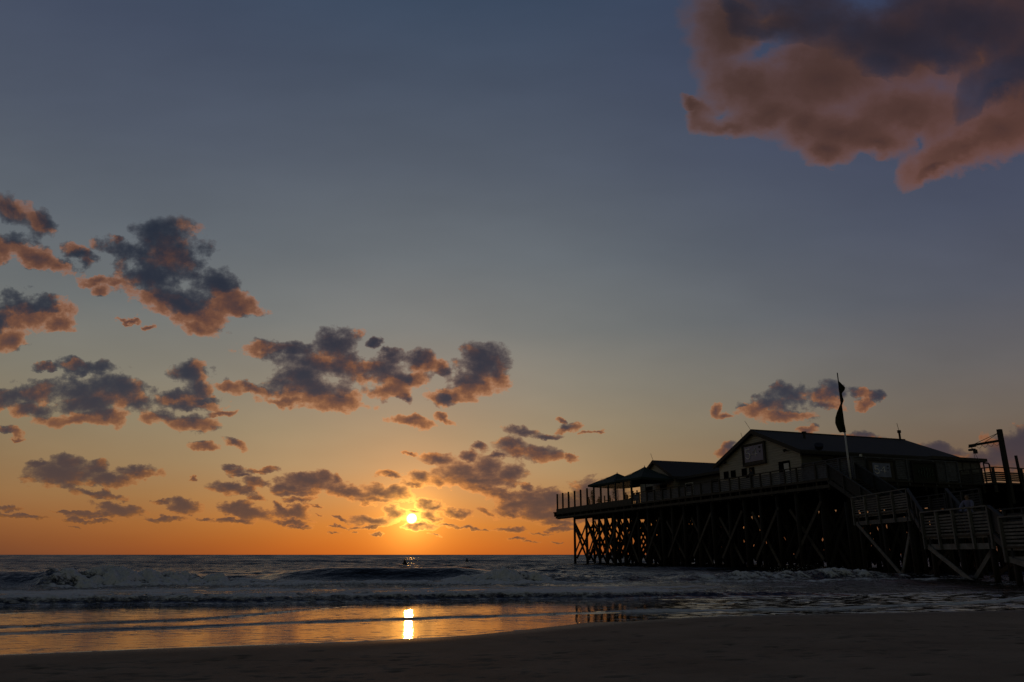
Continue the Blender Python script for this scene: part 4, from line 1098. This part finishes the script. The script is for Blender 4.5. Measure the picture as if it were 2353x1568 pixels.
for i in range(len(zz)-1):
    for j in range(NU-1): fs.append((i*NU+j, i*NU+j+1, (i+1)*NU+j+1, (i+1)*NU+j))
m_ = MB(); m_.add(vs, fs); fl = m_.build("flag", M["flag"], None, smooth=True); fl.location = (fpx, fpy, 0)
tag(fl, "dark limp flag hanging in folds from the top of the flagpole", "flag")

# ---------------------------------------------------------------- stairs and landings (these come towards the beach)
STL = [(21.35, 25.3, 47.4, 40.7, 3.45), (19.4, 21.7, 36.0, 30.9, 1.94), (18.85, 21.2, 29.4, 22.0, 1.41)]
LBL = ["highest stair landing with slatted sides, just under the blue sign", "middle stair landing with slatted sides, where the pale-shirted person stands",
       "lowest stair landing, cut off by the right edge of the picture"]
for (x0, x1, ya, yb, zd), lb, np_ in zip(STL, LBL, (5, 5, 6)):
    L = Frame("stair_landing", ((x0+x1)/2, (ya+yb)/2, zd), lb, "landing", "stair landings beside the pier", world=True)
    m_ = MB(L.o); m_.box((x0, yb, zd-.08), (x1, ya, zd)); m_.build("deck", M["wood"], L)
    n = np_
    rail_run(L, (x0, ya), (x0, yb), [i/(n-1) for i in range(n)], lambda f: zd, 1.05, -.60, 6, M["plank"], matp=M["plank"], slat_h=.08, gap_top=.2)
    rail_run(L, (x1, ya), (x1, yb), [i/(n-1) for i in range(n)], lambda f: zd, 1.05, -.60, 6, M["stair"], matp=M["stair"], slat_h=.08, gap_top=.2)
    m_ = MB(L.o); m_.box((x0+.0565, yb, zd-.16), (x0+.09, ya, zd+.06)); m_.build("fascia_board", M["plank"], L)
    m_ = MB(L.o); m_.box((x0+.0565, yb, zd-.62), (x0+.09, ya, zd-.38)); m_.build("fascia_board", M["plank"], L)
    k = max(2, n-2)
    for i in range(k):
        y = ya + (yb-ya)*(i+.15)/(k-.7)
        for x in (x0+.15, x1-.15):
            m_ = MB(L.o); m_.tube([(x+jit(.04), y, -.8), (x, y, zd-.08)], .12, 8); m_.build("pile", M["pile"], L, smooth=True)
    for (p, q) in (((x0-.02, ya-.3, zd-.5), (x0-.02, yb+1.2, -.3)), ((x0+.3, yb+.4, zd-.5), (x0+.3, yb+2.4, -.1)), ((x1-.2, yb+.3, zd-.4), (x1-.2, ya-.6, -.2))):
        m_ = MB(L.o); m_.beam(p, q, .06, .2); m_.build("brace", M["plank"] if p[0] < x1-1 else M["pile"], L)
FLT = [((21.75, 51.5, DECK), (23.0, 47.4, 3.45), 2.0, "upper stair flight from the deck corner down to the highest landing"),
       ((21.4, 40.7, 3.45), (19.5, 36.0, 1.94), 2.1, "lower stair flight between the highest and the middle landing"),
       ((19.45, 30.9, 1.94), (19.0, 29.4, 1.41), 2.1, "short flight of steps from the middle to the lowest landing")]
for (a, b, wd, lb) in FLT:
    F_ = Frame("stair_flight", ((a[0]+b[0])/2 + wd/2, (a[1]+b[1])/2, (a[2]+b[2])/2), lb, "stairs", "stair flights beside the pier", world=True)
    for off in (0, wd):
        A = (a[0]+off, a[1], a[2]); B = (b[0]+off, b[1], b[2])
        m_ = MB(F_.o); m_.beam((A[0], A[1], A[2]-.12), (B[0], B[1], B[2]-.12), .06, .28); m_.build("stringer", M["stair"], F_)
        zf = lambda f, A=A, B=B: A[2] + (B[2]-A[2])*f
        n = max(2, int(math.dist(A[:2], B[:2])/1.4)+1)
        rail_run(F_, A[:2], B[:2], [i/(n-1) for i in range(n)], zf, 1.05, -.2, 7, M["stair"], matp=M["stair"], gap_top=.12, slat_h=.13)
    n = int(abs(a[2]-b[2])/.18)
    for i in range(n):
        f = (i+.5)/n; c = [a[k] + (b[k]-a[k])*f for k in range(3)]
        m_ = MB(F_.o); m_.box((c[0]+.03, c[1]-.15, c[2]-.03), (c[0]+wd-.03, c[1]+.15, c[2]+.02)); m_.build("tread", M["wood"], F_)
    if a[2] > 5:
        for x in (a[0], a[0]+wd):
            m_ = MB(F_.o); m_.tube([(x, 49.2, -.8), (x, 49.2, 4.4)], .12, 8); m_.build("pile", M["pile"], F_, smooth=True)

# ================================================================ PARASOLS, PLANTS, PEOPLE, BUOYS
def parasol(o, apex, eave, half, rz, label):
    f = Frame("parasol", o, label, "parasol", "green parasols on the terrace")
    s, t, z = o
    c, sn = math.cos(rz), math.sin(rz)
    def P(u, v, zz): return (s + u*c - v*sn, t + u*sn + v*c, zz)
    m = MB(f.o); vs = []; fs = []
    N = 16
    for side_ in range(4):
        for k in range(N):
            q = -1 + 2*k/N
            u, v = [(q, -1), (1, q), (-q, 1), (-1, -q)][side_]
            vs.append(P(u*half, v*half, eave + .05*(1-q*q)*-1 + .0))
    n0 = len(vs)
    for i in range(n0):
        a = Vector(vs[i]); b = Vector((s, t, apex)); vs.append(tuple(a.lerp(b, .55) - Vector((0, 0, .10))))
    vs.append((s, t, apex)); top = len(vs)-1
    lo = len(vs)
    for i in range(n0): x = vs[i]; vs.append((x[0], x[1], x[2]-.22))
    for i in range(n0):
        j = (i+1) % n0
        fs += [(i, j, n0+j, n0+i), (n0+i, n0+j, top), (lo+i, lo+j, j, i)]
    m.add(vs, fs); m.build("canopy", M["canvas"], f)
    m = MB(f.o); m.tube([(s, t, DECK), (s, t, apex+.12)], .04, 8); m.build("pole", M["trim"], f)
    m = MB(f.o); m.box((s-.4, t-.4, DECK), (s+.4, t+.4, DECK+.1)); m.build("base", M["metal"], f)
    for u, v in ((-1,-1),(1,-1),(1,1),(-1,1)):
        m = MB(f.o); m.tube([P(u*half, v*half, eave-.02), (s, t, apex-.08)], .02, 5); m.tube([P(u*half*.5, v*half*.5, (eave+apex)/2-.12), (s, t, eave-.5)], .02, 5); m.build("rib", M["trim"], f)
parasol((-78.9, 41.0, DECK), 10.32, 9.02, 2.5, R(10), "smaller green parasol nearer the sea end, its left corner over the glass screens")
parasol((-70.6, 40.0, DECK), 10.15, 8.80, 2.25, R(8), "larger green parasol in front of the small gabled house")

def shrub(o, h, label):
    f = Frame("potted_shrub", o, label, "potted plant", "potted shrubs behind the glass")
    s, t, z = o
    m = MB(f.o); m.tube([(s, t, z), (s, t, z+.7)], [.22, .32], 10); m.build("pot", M["pot"], f)
    m = MB(f.o); r = random.Random(int(s*10)); vs = []; fs = []
    for i in range(240):
        a = r.uniform(0, 6.28); q = r.random()**.7; zz = z + .7 + (h-.7)*q; rad = .50*(1-.8*q)*r.random()**.5
        p = Vector((s+rad*math.cos(a), t+rad*math.sin(a), zz)); d = Vector((math.cos(a)*.6, math.sin(a)*.6, r.uniform(.2, 1.2))).normalized()*r.uniform(.12, .26)
        w = d.cross(Vector((0, 0, 1))).normalized()*.035
        n = len(vs); vs += [p-w, p+w, p+d]; fs.append((n, n+1, n+2))
    m.add(vs, fs); m.build("foliage", M["leaf"], f)
    m = MB(f.o); m.tube([(s, t, z+.6), (s, t, z+h*.8)], .03, 6); m.build("stem", M["pot"], f)
shrub((-81.0, 38.7, DECK), 2.25, "pointed potted shrub behind the fifth glass screen from the sea end")
shrub((-75.0, 38.6, DECK), 2.3, "bushy potted shrub behind the glass, under the smaller parasol")

def person(o, label, pose="stand", rz=0.0, h=1.72, shirt="jacket", hair="hair_dark", world=False):
    """one continuous body grown over a jointed skeleton; clothes and hair are its parts"""
    f = Frame("person", o, label, "person", world=world)
    k = h/1.72
    if pose == "sit":
        hipz = .48; knee = (.0, -.42, .50); foot = (0, -.46, .06); toe = (0, -.66, .03)
    else:
        hipz = .92; knee = (0, -.03, .50); foot = (0, .02, .08); toe = (0, -.17, .03)
    pts = {}; V = []; E = []; Rd = []
    def v(nm, p, r, par=None):
        pts[nm] = len(V); V.append(Vector(p)); Rd.append(r)
        if par: E.append((pts[par], pts[nm]))
    b = hipz - .92
    v("pel", (0, 0, .95+b), .14)
    v("waist", (0, 0, 1.10+b), .125, "pel"); v("chest", (0, .01, 1.30+b), .145, "waist"); v("col", (0, .01, 1.44+b), .10, "chest")
    v("neck", (0, 0, 1.50+b), .055, "col"); v("jaw", (0, -.02, 1.57+b), .072, "neck"); v("head", (0, -.01, 1.65+b), .092, "jaw"); v("crown", (0, .0, 1.715+b), .06, "head")
    v("nose", (0, -.112, 1.62+b), .014, "head")
    for sg, nm in ((-1, "l"), (1, "r")):
        v(nm+"hip", (.095*sg, 0, .90+b), .095, "pel")
        v(nm+"knee", (.10*sg + knee[0], knee[1], knee[2]), .062, nm+"hip")
        v(nm+"ank", (.10*sg, foot[1], foot[2]), .042, nm+"knee"); v(nm+"toe", (.115*sg, toe[1], toe[2]), .032, nm+"ank")
        v(nm+"sh", (.175*sg, .01, 1.42+b), .062, "col")
        el = (.235*sg, .02, 1.15+b) if pose != "lean" else (.27*sg, -.16, 1.18+b)
        wr_ = (.24*sg, -.08, .93+b) if pose == "stand" else ((.14*sg, -.38, .72) if pose == "sit" else (.16*sg, -.36, 1.06+b))
        v(nm+"elb", el, .046, nm+"sh"); v(nm+"wri", wr_, .032, nm+"elb")
        d = (Vector(wr_)-Vector(el)).normalized()
        v(nm+"palm", Vector(wr_)+d*.07, .034, nm+"wri")
        for q in range(4): v(nm+"f%d"%q, Vector(wr_)+d*(.155-.012*abs(q-1.4))+Vector(((q-1.5)*.02, -.01, 0)), .009, nm+"palm")
        v(nm+"th", Vector(wr_)+d*.075+Vector((-.045*sg, -.03, 0)), .010, nm+"wri")
    me = bpy.data.meshes.new("tmp_body"); me.from_pydata([p*k for p in V], E, []); ob = bpy.data.objects.new("tmp_body", me); COL.objects.link(ob)
    md = ob.modifiers.new("skin", "SKIN")
    for i, r in enumerate(Rd): me.skin_vertices[0].data[i].radius = (r*k, r*k*(.8 if i in (1, 2) else 1))
    me.skin_vertices[0].data[0].use_root = True
    sb = ob.modifiers.new("sub", "SUBSURF"); sb.levels = 1; sb.render_levels = 1
    dg = bpy.context.evaluated_depsgraph_get(); dg.update()
    bod = bpy.data.meshes.new_from_object(ob.evaluated_get(dg))
    bpy.data.objects.remove(ob); bod.name = "body"
    rot = Matrix.Rotation(rz, 4, "Z"); bod.transform(rot)
    for p in bod.polygons: p.use_smooth = True
    bod.materials.clear(); bod.materials.append(M["skin"]); make_obj("body", bod, f)
    def shell(name, test, grow, mat):
        bm = bmesh.new(); bm.from_mesh(bod)
        inv = rot.inverted()
        kill = [fc for fc in bm.faces if not test((inv @ fc.calc_center_median())/k)]
        bmesh.ops.delete(bm, geom=kill, context="FACES"); bm.verts.index_update(); bm.normal_update()
        bm.verts.ensure_lookup_table(); seen = set(); best = []
        for v0 in bm.verts:
            if v0.index in seen: continue
            st = [v0]; comp = []; seen.add(v0.index)
            while st:
                q = st.pop(); comp.append(q)
                for e in q.link_edges:
                    w_ = e.other_vert(q)
                    if w_.index not in seen: seen.add(w_.index); st.append(w_)
            if len(comp) > len(best): best = comp
        keep = set(best); bmesh.ops.delete(bm, geom=[v0 for v0 in bm.verts if v0 not in keep], context="VERTS"); bm.normal_update()
        for vv in bm.verts: vv.co += vv.normal*grow
        m2 = bpy.data.meshes.new(name); bm.to_mesh(m2); bm.free()
        m2.materials.clear(); m2.materials.append(M[mat])
        for p in m2.polygons: p.use_smooth = True
        make_obj(name, m2, f)
    shell("shirt", lambda c: 0.96+b < c.z < 1.47+b and not (abs(c.x) > .20 and c.z < 1.12+b), .018, shirt)
    shell("trousers", lambda c: .10 < c.z <= 1.0+b and abs(c.x) < .17 and (pose != "sit" or c.y > -.6), .015, "jacket")
    shell("hair", lambda c: c.z > 1.60+b and (c.y > -.055 or c.z > 1.70+b) and abs(c.x) < .12, .03, hair)
    for s_ in (-.035, .035):
        m = MB(); m.tube([rot @ Vector(((s_)*k, -.088*k, (1.645+b)*k)), rot @ Vector((s_*k, -.10*k, (1.645+b)*k))], .011, 6); m.build("eye", M["trim"], f)
    return f
RV = R(180)
person((20.15, 33.4, 1.94), "fair haired person in pale blue shirt at the rail of the middle landing", "lean", R(-60), 1.70, "shirt", "hair_blond", world=True)
person((-50.2, 38.15, DECK), "dark silhouetted person leaning on the rail below the gable sign", "lean", R(-5), 1.64, "jacket", "hair_dark")
for s, t, rz, ps, sh, lb in ((-79.6, 38.9, .6, "sit", "jacket_tan", "person sitting just right of the pointed shrub behind the glass"),
                         (-77.6, 39.3, -.4, "sit", "jacket", "person seated alone between the two potted shrubs behind the glass"),
                         (-73.2, 39.0, .9, "sit", "jacket", "dark clad person seated behind the glass just right of the bushy shrub"),
                         (-72.3, 39.9, -1.2, "stand", "jacket_tan", "tan clad person standing under the smaller parasol"),
                         (-71.2, 38.8, .2, "sit", "jacket_tan", "person seated by the last glass screen before the railing"),
                         (-82.7, 39.0, 2.0, "stand", "jacket_tan", "person in tan standing left of the pointed shrub behind glass")):
    # seat for those who sit
    person((s, t, DECK + (0.25 if ps == "sit" else 0)), lb, ps, rz, 1.7, sh)
    if ps == "sit":
        c = Frame("chair", (s, t, DECK), "chair under the " + lb.replace("seated ", "").replace("sitting ", ""), "chair", "terrace chairs")
        m = MB(c.o); m.box((s-.24, t-.24, DECK+.50), (s+.24, t+.24, DECK+.56)); m.build("seat", M["trim"], c)
        m = MB(c.o); d = Vector((-math.sin(rz), math.cos(rz), 0))*.25
        m.beam((s+d.x, t+d.y, DECK+.56), (s+d.x, t+d.y, DECK+1.1), .44, .04, (d.x, d.y, 0)); m.build("backrest", M["trim"], c)
        for a in (-.2, .2):
            for b_ in (-.2, .2):
                m = MB(c.o); m.box((s+a-.02, t+b_-.02, DECK), (s+a+.02, t+b_+.02, DECK+.5)); m.build("leg", M["trim"], c)

for x, y, Y, sc, lb in ((930, 1299, 78, 1.0, "dark cone-topped buoy straight below the sun, the nearer of the two"), (1073, 1291.5, 118, .85, "small dark buoy farther out, midway between the sun and the pier")):
    u, v = ray23(x, y); X = u*Y
    f = Frame("marker_buoy", (X, Y, 0.0), lb, "buoy", "buoys out at sea", world=True)
    m = MB(f.o)
    m.tube([(X, Y, -.15), (X, Y, .05), (X, Y, .22), (X, Y, .34)], [.24*sc, .30*sc, .27*sc, .16*sc], 14); m.build("float", M["buoy"], f, smooth=True)
    m = MB(f.o); m.tube([(X, Y, .33), (X-.02, Y, .55), (X-.03, Y, .72*sc)], [.15*sc, .09*sc, .02], 10); m.build("top_cone", M["buoy"], f, smooth=True)

# ---------------------------------------------------------------- render settings
scn.view_settings.view_transform = "Standard"; scn.view_settings.look = "None"
scn.view_settings.exposure = 0.0; scn.view_settings.gamma = 1.0
scn.render.engine = "CYCLES"
scn.cycles.use_denoising = True
scn.cycles.max_bounces = 6; scn.cycles.diffuse_bounces = 2; scn.cycles.glossy_bounces = 3; scn.cycles.transparent_max_bounces = 12
scn.cycles.sample_clamp_indirect = 4.0
